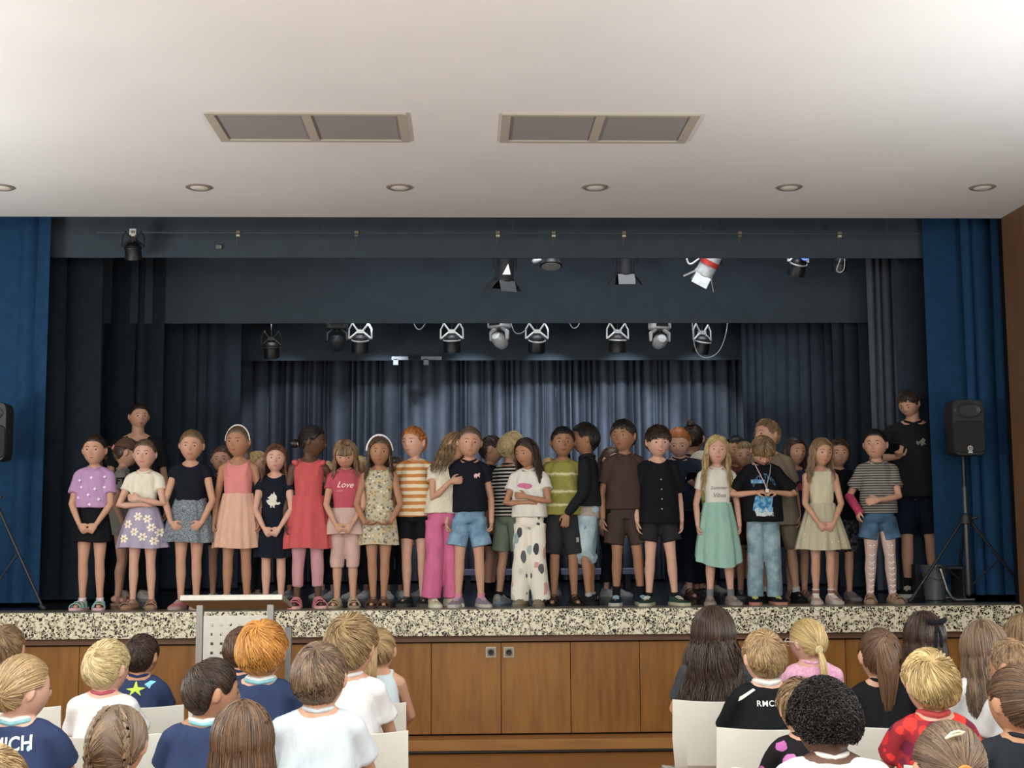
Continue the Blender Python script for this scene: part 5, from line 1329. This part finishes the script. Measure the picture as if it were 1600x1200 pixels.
moving_head(1031, 524, RB, 'silver moving head lamp with a round head pointing at the hall', 75, 10)
def c2m(cu, name):
    o = bpy.data.objects.new(name+'_curve', cu); COL.objects.link(o); bpy.context.view_layer.update()
    me = bpy.data.meshes.new_from_object(o.evaluated_get(bpy.context.evaluated_depsgraph_get())); bpy.data.objects.remove(o)
    me.polygons.foreach_set('use_smooth', [True]*len(me.polygons)); o = bpy.data.objects.new(name, me); COL.objects.link(o); return o
def cable(pts, Y, lab, rr=.005, mt=None):
    P = [at(x_, y_, Y) for x_, y_ in pts]; bz = BARZ[round(Y+.1, 2)]; P = ([Vector((P[0].x, Y+.1, bz))] if pts[0][1] < 510 else [])+P+([Vector((P[-1].x, Y+.1, bz))] if pts[-1][1] < 505 else [])
    cu = bpy.data.curves.new('cable', 'CURVE'); cu.dimensions = '3D'; sp_ = cu.splines.new('NURBS'); sp_.points.add(len(P)-1)
    for q_, p in zip(sp_.points, P): q_.co = (*p, 1)
    sp_.use_endpoint_u = True; sp_.order_u = 4; cu.bevel_depth = rr; cu.bevel_resolution = 2; cu.resolution_u = 8
    cu.materials.append(mt or plain('#9aa0a4', .5)); return tag(c2m(cu, 'cable'), lab, 'cable')
cable([(1082, 500), (1082, 530), (1090, 560), (1115, 560), (1132, 540), (1139, 500)], RB-.1, 'long grey cable loop hanging at the right end of the rear lamps')
cable([(645, 500), (648, 512), (656, 517), (664, 508), (668, 498)], RB-.1, 'short pale cable sagging between two rear lamps at left')
cable([(888, 500), (892, 512), (900, 515), (908, 504)], RB-.1, 'short pale cable end below the border right of centre')
cable([(798, 500), (800, 515), (808, 524), (818, 520), (824, 512)], RB-.1, 'thin cable between moving head and can lamp at centre', .004)
# front row of lamps, behind the first border
RA = 10.9
bar(RA, 300, 1370, at(800, 403, RA).z+.16, .024, M_DKM, 'dark lighting pipe carrying the front row of lamps')
def fresnel(px, py, Y, lab, rz, tl, col, red=None, bright=True, ry=0):
    c = at(px, py, Y); r = empty('spotlight', (c.x, Y, c.z), lab, 'stage lamp', 'theatre spotlights', math.radians(rz))
    R = Matrix.Rotation(math.radians(ry), 3, 'Y') @ Matrix.Rotation(math.radians(tl), 3, 'X')
    hanger(r, .20)
    yk = MB()
    for sx_ in (-1, 1): yk.tube([(0, 0, .17), (sx_*.10, 0, .14), (sx_*.105, 0, .0)], .008, 8)
    yk.build('yoke', M_DKM, r)
    MB().lathe([(.001, .14), (.06, .135), (.075, .10), (.078, -.08), (.085, -.09), (.085, -.105), (.07, -.105), (.065, -.07), (.001, -.06)], 28, (0, 0, 0), R).build('housing', col, r)
    if red: MB().lathe([(.0785, .03), (.0815, .03), (.0815, -.015), (.0785, -.015), (.0785, .03)], 28, (0, 0, 0), R).build('band', red, r)
    for k, (ax, sg) in enumerate((('X', 1), ('X', -1), ('Y', 1), ('Y', -1))):
        mb = MB(); 
        a = R @ Matrix.Rotation(math.radians(38*sg), 3, ax)
        if ax == 'X': p = R @ Vector((0, .075*-sg*-1, -.105)); mb.box(p + a @ Vector((0, 0, -.055)), (.14, .003, .11), a)
        else: p = R @ Vector((-.075*sg, 0, -.105)); mb.box(p + a @ Vector((0, 0, -.055)), (.003, .14, .11), a)
        mb.build('barn_door', col if bright else M_DKM, r, False)
    return r
l1 = fresnel(789, 418, RA, 'black spotlight with open barn doors, left of the front row', 20, 15, M_DKM, None, False)
tri = MB().add([at(785, 429, RA-.22), at(798, 429, RA-.22), at(794, 412, RA-.2), at(785, 429, RA-.2), at(798, 429, RA-.2), at(794, 412, RA-.18)], [(0, 1, 2), (5, 4, 3), (0, 3, 4, 1), (1, 4, 5, 2), (2, 5, 3, 0)]).build('lamp_flag', plain('#e9ecee', .5), None, False)
tri.parent = l1; tri.location = -l1.location; tri.location = Matrix.Rotation(-l1.rotation_euler.z, 3, 'Z') @ (-l1.location); tri.rotation_euler.z = -l1.rotation_euler.z; tri['label'] = 'bright triangular metal flap'
fresnel(1108, 412, RA, 'silver spotlight with red bands and barn doors, tilted left', 0, 18, plain('#c3c8ca', .4, .3), plain('#c8443f', .5), True, 28)
bl = par_lamp(1247, 404, RA, 'can lamp with blue gel and silver bracket, right of the red-banded one', 15, 30, .9, True, 'front can lamps')
MB().lathe([(.001, -.004), (.045, -.004), (.045, .004), (.001, .004)], 20, (0, -.10, .0), Matrix.Rotation(math.radians(70), 3, 'X')).build('colour_gel', plain('#5b74c8', .4), bl)['label'] = 'blue colour gel'
MB().tube([(0, -.10, 0), (0, 0, .02)], .01, 8).build('gel_arm', M_SIL, bl)
c = at(861, 412, RA); r = empty('spotlight', (c.x, RA, c.z), 'grey lamp seen from below with a wide oval lens, right of centre', 'stage lamp', 'theatre spotlights')
hanger(r, .2); MB().lathe([(.001, .10), (.05, .09), (.08, .03), (.095, -.02), (.085, -.025), (.001, -.02)], 30, (0, 0, 0), Matrix.Rotation(math.radians(-12), 3, 'X')).build('housing', M_DKM, r)
MB().lathe([(.001, -.028), (.082, -.028), (.082, -.020), (.001, -.020)], 30, (0, 0, 0), Matrix.Rotation(math.radians(-12), 3, 'X')).build('lens', plain('#8f9394', .5, 0, .4, .25, 60), r)
MB().tube([(-.14, 0, .02), (-.09, 0, .03)], [.022, .014], 10).build('knob', M_SIL, r)
fresnel(977, 409, RA, 'dark spotlight hanging right of the oval-lens lamp', 0, 10, M_DKM, None, False)
par_lamp(1312, 400, RA, 'dark can lamp near the grey side curtain, front row right end', 0, 20, .8, False, 'front can lamps')
cable([(1072, 400), (1074, 412), (1080, 414), (1092, 404), (1098, 400)], RA-.1, 'thick pale cable curling beside the red-banded spotlight', .008, M_SIL)
cable([(1316, 396), (1312, 410), (1304, 425), (1318, 428), (1322, 412)], RA-.1, 'thin cable loop under the front row right end lamp', .003)
# pipe with brackets before the first border
RP = 10.25
bar(RP, 150, 1440, at(800, 364, RP).z, .006, plain('#46504f', .5, .3), 'thin horizontal rail across the first border cloth', 'curtain_rail', 'rail')
par_lamp(208, 380, RP, 'dark can lamp at the far left before the first border', 0, 20, .8, False, 'front can lamps')
for i, (px, hh_) in enumerate(((208, .9), (372, .9), (557, .6), (778, 1.4), (865, 1.0), (975, 1.2), (1156, .7), (1312, 1.1))):
    c = at(px, 367, RP-.02); c.z = BARZ[RP]-.014; r = empty('rail_clamp', (c.x, RP-.012, c.z), 'small brass-coloured clamp on the thin rail, '+['farthest left', 'second from left', 'third from left', 'fourth from left', 'fourth from right', 'third from right', 'second from right', 'farthest right'][i], 'clamp', 'clamps on the thin rail')
    MB().box((0, 0, .012), (.03, .03, .022)).build('jaw', plain('#7c7560', .5, .4), r)
    MB().box((0, 0, -.014), (.028, .03, .014)).build('plate', plain('#c9c4ae' if hh_ > .8 else '#6d6a60', .5, .2), r)
    MB().tube([(-.006, 0, -.02), (-.008, 0, -.075)], .005, 6).build('bolt', plain('#5c584c', .5, .4), r)
# pale strips under the third border
for px0, px1, lab in ((612, 638, 'pale lamp strip hanging under the rearmost border, left one'), (658, 690, 'pale lamp strip hanging under the rearmost border, right one')):
    a, c = at(px0, 560, 13.3), at(px1, 560, 13.3); r = empty('strip_lamp', ((a.x+c.x)/2, 13.3, a.z), lab, 'strip lamp', 'strip lamps at the rear border')
    MB().box((0, 0, 0), (c.x-a.x, .05, .035)).build('housing', plain('#8d949b', .5), r); MB().tube([(0, 0, 0), (0, 0, 5.302-a.z)], .004, 6).build('hanger', M_DKM, r); MB().box((-(c.x-a.x)*.25, 0, -.04), (.05, .05, .06)).build('bracket', plain('#8d949b', .5), r)
cmp_ = at(342, 386, 10.485); o = MB().box(cmp_, (.045, .02, .03)).build('label_plate', plain('#6b7163', .6)); tag(o, 'tiny pale plate on the first border cloth at left', 'label plate')

# lectern in the hall
LY = 7.75
lxc = at(367, 980, LY).x; zt = at(360, 932, LY).z
lec = empty('lectern', (lxc, LY, 0), 'brushed-steel lectern with perforated front panel standing before the stage', 'lectern')
M_ST = plain('#a9a69f', .38, .55, .5, .05, 60); M_ST2 = plain('#8f8d88', .42, .5, .5, .05, 60)
xw0, xw1 = at(280, 930, LY-.02).x-lxc, at(441, 930, LY-.02).x-lxc
Rt = Matrix.Rotation(math.radians(-10), 3, 'X')
tp = MB(); tp.box(Vector(((xw0+xw1)/2, .20, zt-.042)), (xw1-xw0, .42, .034), Rt)
tpo = tp.build('top', M_ST, lec, False); mo = tpo.modifiers.new('b', 'BEVEL'); mo.width = .003
pl0, pl1 = at(302, 990, LY).x-lxc, at(421, 990, LY).x-lxc
for i, xx in enumerate((pl0+.03, pl1)):
    p_ = MB().box((xx, .04, (zt-.05)/2), (.036, .05, zt-.05)).build('post', M_ST2, lec, False)
    MB().box((xx+(.07 if i else .0), .30, (zt-.2)/2), (.036, .05, zt-.2)).build('post', M_ST2, lec, False)
MB().box(((pl0+pl1)/2, .17, .02), (pl1-pl0+.2, .46, .04)).build('base', M_ST2, lec, False)
# front panel with square holes
xa, xb = pl0+.055, pl1-.015; zc1 = zt-.11; zc0 = .12
cols = 6; pitch = (xb-xa)/(cols+.9); hs = pitch*.30
xs = [xa]
for i in range(cols): cx_ = xa+pitch*(i+.95); xs += [cx_-hs/2, cx_+hs/2]
xs.append(xb); zs = [zc1]; z = zc1-pitch*1.0
while z > zc0+.05: zs += [z+hs/2, z-hs/2]; z -= pitch
zs.append(zc0); pm = MB(); nx, nz = len(xs), len(zs)
V = [(x_, y_, z_) for y_ in (.012, .018) for z_ in zs for x_ in xs]; Fs = []
for i in range(nz-1):
    for j in range(nx-1):
        if i % 2 == 1 and j % 2 == 1 and i < nz-1:
            for (p, q_) in ((i*nx+j, i*nx+j+1), (i*nx+j+1, (i+1)*nx+j+1), ((i+1)*nx+j+1, (i+1)*nx+j), ((i+1)*nx+j, i*nx+j)): Fs.append((p, q_, q_+nx*nz, p+nx*nz))
        else:
            f = (i*nx+j, i*nx+j+1, (i+1)*nx+j+1, (i+1)*nx+j); Fs.append(f); Fs.append(tuple(k+nx*nz for k in f[::-1]))
pm.add(V, Fs).build('front_panel', plain('#bdbab2', .4, .35, .5, .04, 60), lec, False)
# sockets in the front
for px, lab in ((767, 'square wall socket in the stage front, left of the pair'), (795, 'square wall socket in the stage front, right of the pair')):
    c = at(px, 1019, YE+.09); r = empty('wall_socket', (c.x, YE+.09, c.z), lab, 'socket', 'sockets in the stage front')
    pl = MB().box((0, -.006, 0), (.078, .012, .078)).build('plate', plain('#b3ae9f', .4), r, False); mo = pl.modifiers.new('b', 'BEVEL'); mo.width = .004; mo.segments = 2
    MB().box((0, -.0135, 0), (.058, .003, .058)).build('inner_frame', plain('#8b8677', .4), r, False)
    MB().lathe([(.001, .0), (.019, .0), (.021, .004), (.021, .008), (.001, .006)], 24, (0, -.018, 0), Matrix.Rotation(math.pi/2, 3, 'X')).build('outlet', plain('#191713', .4), r)
# the cable on the floor
P = [(560, 1174), (640, 1172), (700, 1168), (780, 1170), (840, 1165), (900, 1169), (980, 1166), (1040, 1163), (1100, 1163)]
cu = bpy.data.curves.new('floor_cable', 'CURVE'); cu.dimensions = '3D'; sp_ = cu.splines.new('NURBS'); sp_.points.add(len(P)-1)
for q_, (x_, y_) in zip(sp_.points, P):
    p = atz(x_, y_+1, .011); q_.co = (p.x, min(p.y, YE-.125), .011, 1)
sp_.use_endpoint_u = True; sp_.order_u = 3; cu.bevel_depth = .011; cu.bevel_resolution = 3
cu.materials.append(plain('#231a14', .5)); o = c2m(cu, 'floor_cable'); tag(o, 'dark cable lying on the parquet along the stage plinth', 'cable')

# ------------------------------------------------------------------ chairs and the audience, seen from behind
M_CH = plain('#cfcfc8', .4, 0, .4, .015, 8, 0, 'chair_shell')
def chair_proto(w=.47):
    r = empty('stacking_chair', (0, 0, 0), 'x', 'chair')
    prof = [(-.035, .80), (-.030, .74), (-.012, .62), (.010, .50), (.040, .455), (.10, .440), (.30, .438), (.42, .430), (.44, .415)]
    n = 16; V = []; t = .009
    for side in (0, 1):
        for (y, z) in prof:
            for i in range(n+1):
                u = i/n*2-1; dish = .030*(1-u*u) if z > .46 else 0; dz = (-.010*(1-u*u) if z >= .79 else 0) if z > .46 else -.012*(1-u*u)
                ww = w/2*(1.0 if z > .5 else .95)
                V.append((u*ww, y - dish + (t if (side and z > .46) else 0), z+dz+(0 if (not side or z > .46) else -t)))
    W = n+1; K = len(prof); Fs = []
    for side in (0, 1):
        o = side*W*K
        for k in range(K-1):
            for i in range(n):
                f = (o+k*W+i, o+k*W+i+1, o+(k+1)*W+i+1, o+(k+1)*W+i); Fs.append(f if side else f[::-1])
    for i in range(n): Fs.append((i, i+1, W*K+i+1, W*K+i)); t0 = (K-1)*W; Fs.append((t0+i, W*K+t0+i, W*K+t0+i+1, t0+i+1))
    for k in range(K-1): Fs.append((k*W, W*K+k*W, W*K+(k+1)*W, (k+1)*W)); Fs.append((k*W+n, (k+1)*W+n, W*K+(k+1)*W+n, W*K+k*W+n))
    s = MB().add(V, Fs).build('seat_shell', M_CH, r); mo = s.modifiers.new('b', 'BEVEL'); mo.width = .003; mo.segments = 2; mo.limit_method = 'ANGLE'
    for sx_ in (-1, 1):
        for yy, fy in ((.06, -.04), (.38, .42)): MB().tube([(sx_*.17, yy, .43), (sx_*.20, fy, .0)], .011, 10, round_=False).build('leg', M_CHR, r)
        MB().tube([(sx_*.17, .05, .425), (sx_*.17, .40, .425)], .009, 8).build('rail', M_CHR, r)
    return r
CHAIR = chair_proto(); first = [True]
def place_chair(xc, Y, z=0, lab='', grp=''):
    if first[0]: r = CHAIR; first[0] = False; kids = None
    else:
        r = CHAIR.copy(); COL.objects.link(r)
        for ch in CHAIR.children:
            c2 = ch.copy(); COL.objects.link(c2); c2.parent = r
    r.location = (xc, Y, z); r['label'] = lab; r['category'] = 'chair'; r['group'] = grp
Y1, Y2, Y3, Y4 = 6.10, 5.26, 4.40, 3.50
def row(Y, edges, grp, labs, py=1090):
    for e, lab in zip(edges, labs): place_chair(at(e, py, Y).x+.235, Y, 0, lab, grp)
row(Y1, (-66, 126, 297, 473), 'white chairs of the front row', ('white chair in the front row at the far left edge', 'white chair of the dark-haired boy at left, front row', 'white chair of the boy before the lectern, front row', 'white chair of the ponytail girl beside the aisle, front row'))
row(Y1, (1049, 1222, 1394, 1560), 'white chairs of the front row', ('white chair of the girl with very long wavy hair', 'white chair of the girl in pink, front row right', 'white chair of the girl with the black bow', 'white chair in the front row at the far right edge'))
row(Y2, (60, 248, 450), 'white chairs of the second row', ('white chair of the blond boy in white with a red collar', 'white chair of the red-haired boy in navy', 'white chair of the curly fair boy in white beside the aisle'), 1130)
row(Y2, (1117, 1318, 1500), 'white chairs of the second row', ('white chair of the boy in black jersey with lettering', 'white chair of the girl with half-tied brown hair', 'white chair of the long-haired girl in white'), 1130)
row(Y3, (-132, 130, 372), 'white chairs of the third row', ('white chair of the girl in the lettered navy jersey', 'white chair of the boy in navy shown in profile', 'white chair of the brown-haired boy in pale blue'), 1190)
row(Y3, (1140, 1407), 'white chairs of the third row', ('white chair before the afro-haired child', 'white chair of the blond boy in red jersey'), 1180)

AUD = 'children sitting in the audience'
LEGS = ((( .050, -.005, .475), (.062, -.215, .470), (.060, -.235, .250)),)
def sit(label, px, pyh, Yc, top, skin, hair, shirt, head=(0, 0, 0), lean=(0, -.02), bottom=None, wide=1.0, arms=('lap', 'lap'), q=2.0, yaw=180, prints=(), **k):
    zt_ = at(px, top, Yc+.18).z
    return build_person(label, px, Yc+.17, top, skin, hair, yaw=yaw, head=head, arms=arms, lean=lean, seat=.44, shirt=shirt, bottom=bottom or BT('pants', '#23262e', waist=.56, hem=.2, t=.9), pxy=pyh, group=AUD, legs=LEGS, q=q, wide=wide, prints=prints, cat='child', **k)
NAVY = '#2b3a60'
JER = dict(collar='#dfe3e0', collar2='#79b9c4', ct=.008)
# front row
sit('brown-haired boy cut off by the left edge, front row', 4, 1040, Y1, 980, 'light', dict(s='short', c='lightbrown', len=.5), SH('#35353c'))
sit('dark-haired boy in navy jersey with yellow and aqua prints, front row', 216, 1060, Y1, 994, 'tan', dict(s='short', c='darkbrown', len=.45, w=.003), SH(NAVY, collar='#20305a'), head=(-18, 2, 0),
    prints=[dict(side='back', polys=[[(-.5, 0), (-.1, .05), (0, .45), (.12, .08), (.5, .05), (.2, -.1), (.3, -.35), (0, -.12), (-.3, -.35), (-.2, -.1)]], w=.09, at=(.0, .768), m='#b9d44f'), dict(side='back', polys=[[(-.5, 0), (0, .3), (.5, .2), (.1, -.1), (0, -.4)]], w=.05, at=(.055, .785), m='#7fc4d6')])
sit('brown-haired boy behind the lectern\'s foot, beside the red-haired boy', 374, 1060, Y1, 983, 'light', dict(s='short', c='brown', len=.5), SH('#2a3450'), head=(-20, 0, 0))
sit('girl with a blonde ponytail and pink hair tie, front row by the aisle', 590, 1060, Y1, 984, 'light', dict(s='pony', c='dirtyblond', tie=(.05, .72, .45), clip='#c0605e', tail=1.75, tr=.13, kick=.22, w=.0035, wave=.02), SH('#c9dce6', sl=0), head=(-8, 0, 0), q=2.4)
sit('girl with very long wavy dark hair in dark grey t-shirt', 1119, 1060, Y1, 953, 'light', dict(s='long', c='darkbrown', len=1.85, wave=.036, wfreq=.75, spread=.22, th=.06, w=.0042, back=-.05), SH('#3f454c', sl=.7), head=(6, 0, 0), q=3.2, wide=1.05,
    bottom=BT('shorts', '#25272c', waist=.56, hem=.3, t=.6), sock=(c_('#c9ccd0'), .25), shoes=('sneaker', c_('#b9c9d3'), c_('#d9d9d6')), H=1.36)
gl = sit('blonde girl with a low ponytail, glasses and pink lace top', 1270, 1050, Y1, 969, 'pale', dict(s='pony', c='blond', tie=(.28, .9, -.28), clip='#c9b98f', tail=1.0, tr=.085, kick=.10, w=.003), SH(flecked('#d69ab8', '#e3b3ca', 90), sl=.6, loose=.01), head=(34, 4, 0), q=2.4)
bw = sit('girl with a black bow in her half-tied dark hair', 1452, 1050, Y1, 960, 'light', dict(s='long', c='darkbrown', len=1.5, wave=.012, th=.05, w=.0036), SH('#17181b'), head=(14, 0, 0), q=2.8)
sit('fair-haired child cut off by the right edge, front row', 1606, 1040, Y1, 962, 'light', dict(s='long', c='lightbrown', len=1.2), SH('#8f8d88'), q=1.6)
# second row
sit('white-blond boy in white shirt with a red collar', 160, 1080, Y2, 1006, 'pale', dict(s='short', c='paleblond', len=.55, th=.05, lift=.035, whorl=(.15, .75, .62), swirl=.6, w=.0034), SH('#dad9dc', collar='#b8455a', loose=.012), head=(-26, 2, 0), q=2.6)
sit('red-haired boy in navy jersey with an aqua-edged white collar', 406, 1080, Y2, 977, 'pale', dict(s='short', c='redblond', len=.6, th=.05, lift=.06, swirl=.7, whorl=(.05, .35, .93), clump=.75, w=.0036), SH(NAVY, loose=.012, **JER), head=(-6, 0, 0), q=2.6,
    prints=[dict(side='back', polys=[[(-.3, -.5), (.1, -.5), (.2, .5), (-.2, .4)]], w=.018, at=(.085, .66), m='#9fc9dc')])
sit('fair boy with tousled wavy hair in white t-shirt by the aisle', 532, 1085, Y2, 969, 'light', dict(s='short', c='dirtyblond', len=.6, th=.055, lift=.07, swirl=.8, clump=.85, w=.004), SH('#dedde0', loose=.014), head=(-20, 4, 0), q=2.4, lean=(-.02, -.03))
sit('fair-haired boy in black jersey with white collar and lettering', 1200, 1080, Y2, 989, 'pale', dict(s='short', c='dirtyblond', len=.55, th=.042, clump=.75, swirl=.5, whorl=(.15, .6, .8), w=.0034), SH('#15161a', sl=.75, collar='#dcdcd6', ct=.010, loose=.015), head=(12, 2, 0), q=2.6,
    prints=[dict(side='back', text='RMCF', w=.085, at=(-.012, .752), m='#e6e6e2', bold=.012, space=1.12), dict(side='back', polys=[[(-.5, -.3), (-.42, -.05), (.4, .42), (.5, .34), (-.3, -.2)]], w=.07, at=(-.075, .775), m='#dcdcd6')], wide=1.05)
sit('girl with half-tied long brown hair in black top', 1381, 1080, Y2, 986, 'light', dict(s='pony', c='brown', tie=(0, .62, .72), tail=1.55, tr=.17, kick=.10, wave=.03, w=.0036), SH('#15161a', sl=.8), head=(2, 0, 0), q=3.0)
sit('girl with straight ash-brown hair in white blouse, looking right', 1548, 1070, Y2, 974, 'light', dict(s='long', c='ash', len=1.2, wave=.008, th=.05, w=.0034), SH('#d9dade', loose=.014), head=(-24, 4, 6), q=2.6)
sit('boy with very short light brown hair near the right edge', 1600, 1090, Y2-.35, 1000, 'tan', dict(s='crop', c='lightbrown', len=.3, th=.022, w=.003), SH('#c9c9cc'), head=(40, 10, 0), q=2.2)
# third row
sit('blonde girl in navy jersey lettered on the back, bottom left', 22, 1120, Y3, 1029, 'pale', dict(s='pony', c='dirtyblond', tie=(-.35, .9, -.15), tail=.8, w=.0032, th=.05), SH(NAVY, loose=.018, **JER), head=(-48, 2, 0), q=2.8, wide=1.1,
    prints=[dict(side='back', text='MICH', w=.125, at=(.012, .755), m='#e9e9e6', bold=.02, tall=1.25, rot=4, space=1.02), dict(side='back', polys=[blob(0, 0, .5, .8)], w=.012, at=(.055, .745), m='#9fc9dc'), dict(side='back', polys=[blob(0, 0, .5, .9)], w=.012, at=(.10, .655), m='#9fc9dc')])
sit('dark-haired boy in navy jersey turning his face to the right', 307, 1110, Y3, 1034, 'tan', dict(s='short', c='darkbrown', len=.5, th=.035, w=.003), SH(NAVY, loose=.014, **JER), head=(-62, 4, 0), q=2.6, lean=(-.02, -.02),
    prints=[dict(side='back', polys=[blob(0, 0, .4, .9)], w=.010, at=(.03, .66), m='#9fc9dc')])
sit('brown-haired boy in pale blue t-shirt, largest at left of the aisle', 497, 1100, Y3, 1011, 'light', dict(s='short', c='ash', len=.6, th=.05, clump=.8, swirl=.5, whorl=(-.1, .5, .86), w=.0036), SH('#c3cdd6', loose=.016), head=(-8, 3, 2), q=3.0, wide=1.05)
sit('child with wavy light brown hair beyond the afro-haired child', 1258, 1110, Y3+.1, 1067, 'light', dict(s='short', c='lightbrown', len=.6, th=.05, lift=.06, clump=.8), SH(floral('#1b181c', ['#1b181c', '#c077b4', '#1b181c', '#a85f9c'], 16, .4), sl=.9), head=(6, 8, 0), q=2.0)
sit('blond boy with tousled hair in red patterned jersey', 1461, 1100, Y3, 1026, 'pale', dict(s='short', c='blond', len=.65, th=.055, lift=.07, clump=.8, swirl=.7, w=.0036), SH(floral('#8e2b33', ['#c2322f', '#4a2a40', '#d33a33', '#6a2438', '#c2322f'], 22, .55, 1, (1, 1, 1)), loose=.016, collar='#c93a38', ct=.010), head=(6, 2, 0), q=3.0, wide=1.05,
    prints=[dict(side='back', text='10', w=.10, at=(-.012, .655), m='#e6e2df', bold=.03, tall=1.5)])
# fourth row and nearer
sit('girl with two french plaits and a centre parting', 178, 1150, Y4, 1108, 'light', dict(s='braids', c='ash', tail=1.0, w=.003, th=.035, partx=.0), SH('#b9b0a5'), head=(-6, 0, 0), q=3.0)
sit('girl with smooth dark brown hair, bottom centre-left', 376, 1150, Y4, 1103, 'light', dict(s='long', c='brown', len=1.5, wave=.004, th=.045, w=.003, party=-.5), SH('#8b8b90'), head=(0, 0, 0), q=3.0)
sit('afro-haired child in white t-shirt leaning forward', 1310, 1170, Y4, 1073, 'dark', dict(s='afro', c='black', th=.09, curl=.024, turns=3.0, out=.075, n=1500, w=.0042), SH('#dfdfdc', loose=.02), head=(0, 26, 0), lean=(0, -.07), q=2.6, wide=1.15)
sit('girl with a dark brown ponytail in navy shirt at the right edge', 1600, 1120, Y4+.35, 1045, 'tan', dict(s='pony', c='brown', tie=(-.3, .9, .2), tail=.8, w=.003), SH('#20262e', loose=.016), head=(16, 0, 0), q=2.2, wide=1.1)
g = sit('girl with an orange hair tie and a cream clip, bottom right', 1489, 1180, 2.95, 1135, 'light', dict(s='pony', c='ash', tie=(0, .93, .10), clip='#e07a35', tail=1.0, w=.003, th=.045), SH('#8d8a86'), head=(0, -4, 0), q=3.0)
sit('fair-haired child whose crown shows in the bottom left corner', -24, 1190, 2.75, 1176, 'light', dict(s='short', c='dirtyblond', len=.55, th=.05), SH('#77767a'), q=2.0)
HMg, hg = g['HM'], g['hh']
def on_head(HM, hh, x, y, z, o=.05):
    d = Vector((x, y, z)).normalized(); return HM @ (Vector(headsurf(np.array([list(d)]))[0])*(1+o/.42)*hh)
MB().tube([on_head(HMg, hg, x_, .55, z_, .10) for x_, z_ in ((.30, .60), (.18, .72), (.02, .76), (-.12, .72), (-.02, .66), (.16, .63), (.30, .60))], .014*hg, 8).build('hair_clip', plain('#d9cfae', .4), g['root'])
def bow(P, HM, hh):
    c = on_head(HM, hh, 0, .8, .55, .10); mb = MB(); R = HM.to_3x3()
    mb.ell(c, (.05*hh, .04*hh, .045*hh), R, 10, 8)
    for s in (-1, 1):
        mb.ell(c+R @ Vector((s*.14*hh, .02*hh, .02*hh)), (.13*hh, .035*hh, .065*hh), R @ Matrix.Rotation(s*-.25, 3, 'Y'), 14, 8)
        mb.tube([c, c+R @ Vector((s*.05*hh, .06*hh, -.25*hh)), c+R @ Vector((s*.07*hh, .07*hh, -.50*hh))], [.02*hh, .04*hh, .035*hh], 8, squash=.35)
    mb.build('hair_bow', c_('#17191f'), P)
bow(bw['root'], bw['HM'], bw['hh'])

def glasses(p):
    HM, hh = p['HM'], p['hh']; mb = MB()
    for s in (-1, 1):
        c = Vector((s*.155, -.455, .02))
        mb.tube([HM @ ((c+Vector((.105*math.cos(a), .02*abs(math.cos(a)), .085*math.sin(a))))*hh) for a in [2*math.pi*k/16 for k in range(17)]], .008*hh, 6)
        mb.tube([HM @ (Vector(v)*hh) for v in ((s*.26, -.44, .04), (s*.385, -.36, .045), (s*.415, 0, .03), (s*.42, .08, .0))], .010*hh, 6)
    mb.tube([HM @ (Vector(v)*hh) for v in ((-.05, -.47, .03), (0, -.48, .04), (.05, -.47, .03))], .008*hh, 6)
    mb.build('glasses', plain('#d8cfc6', .3), p['root'])
glasses(gl)
finish()
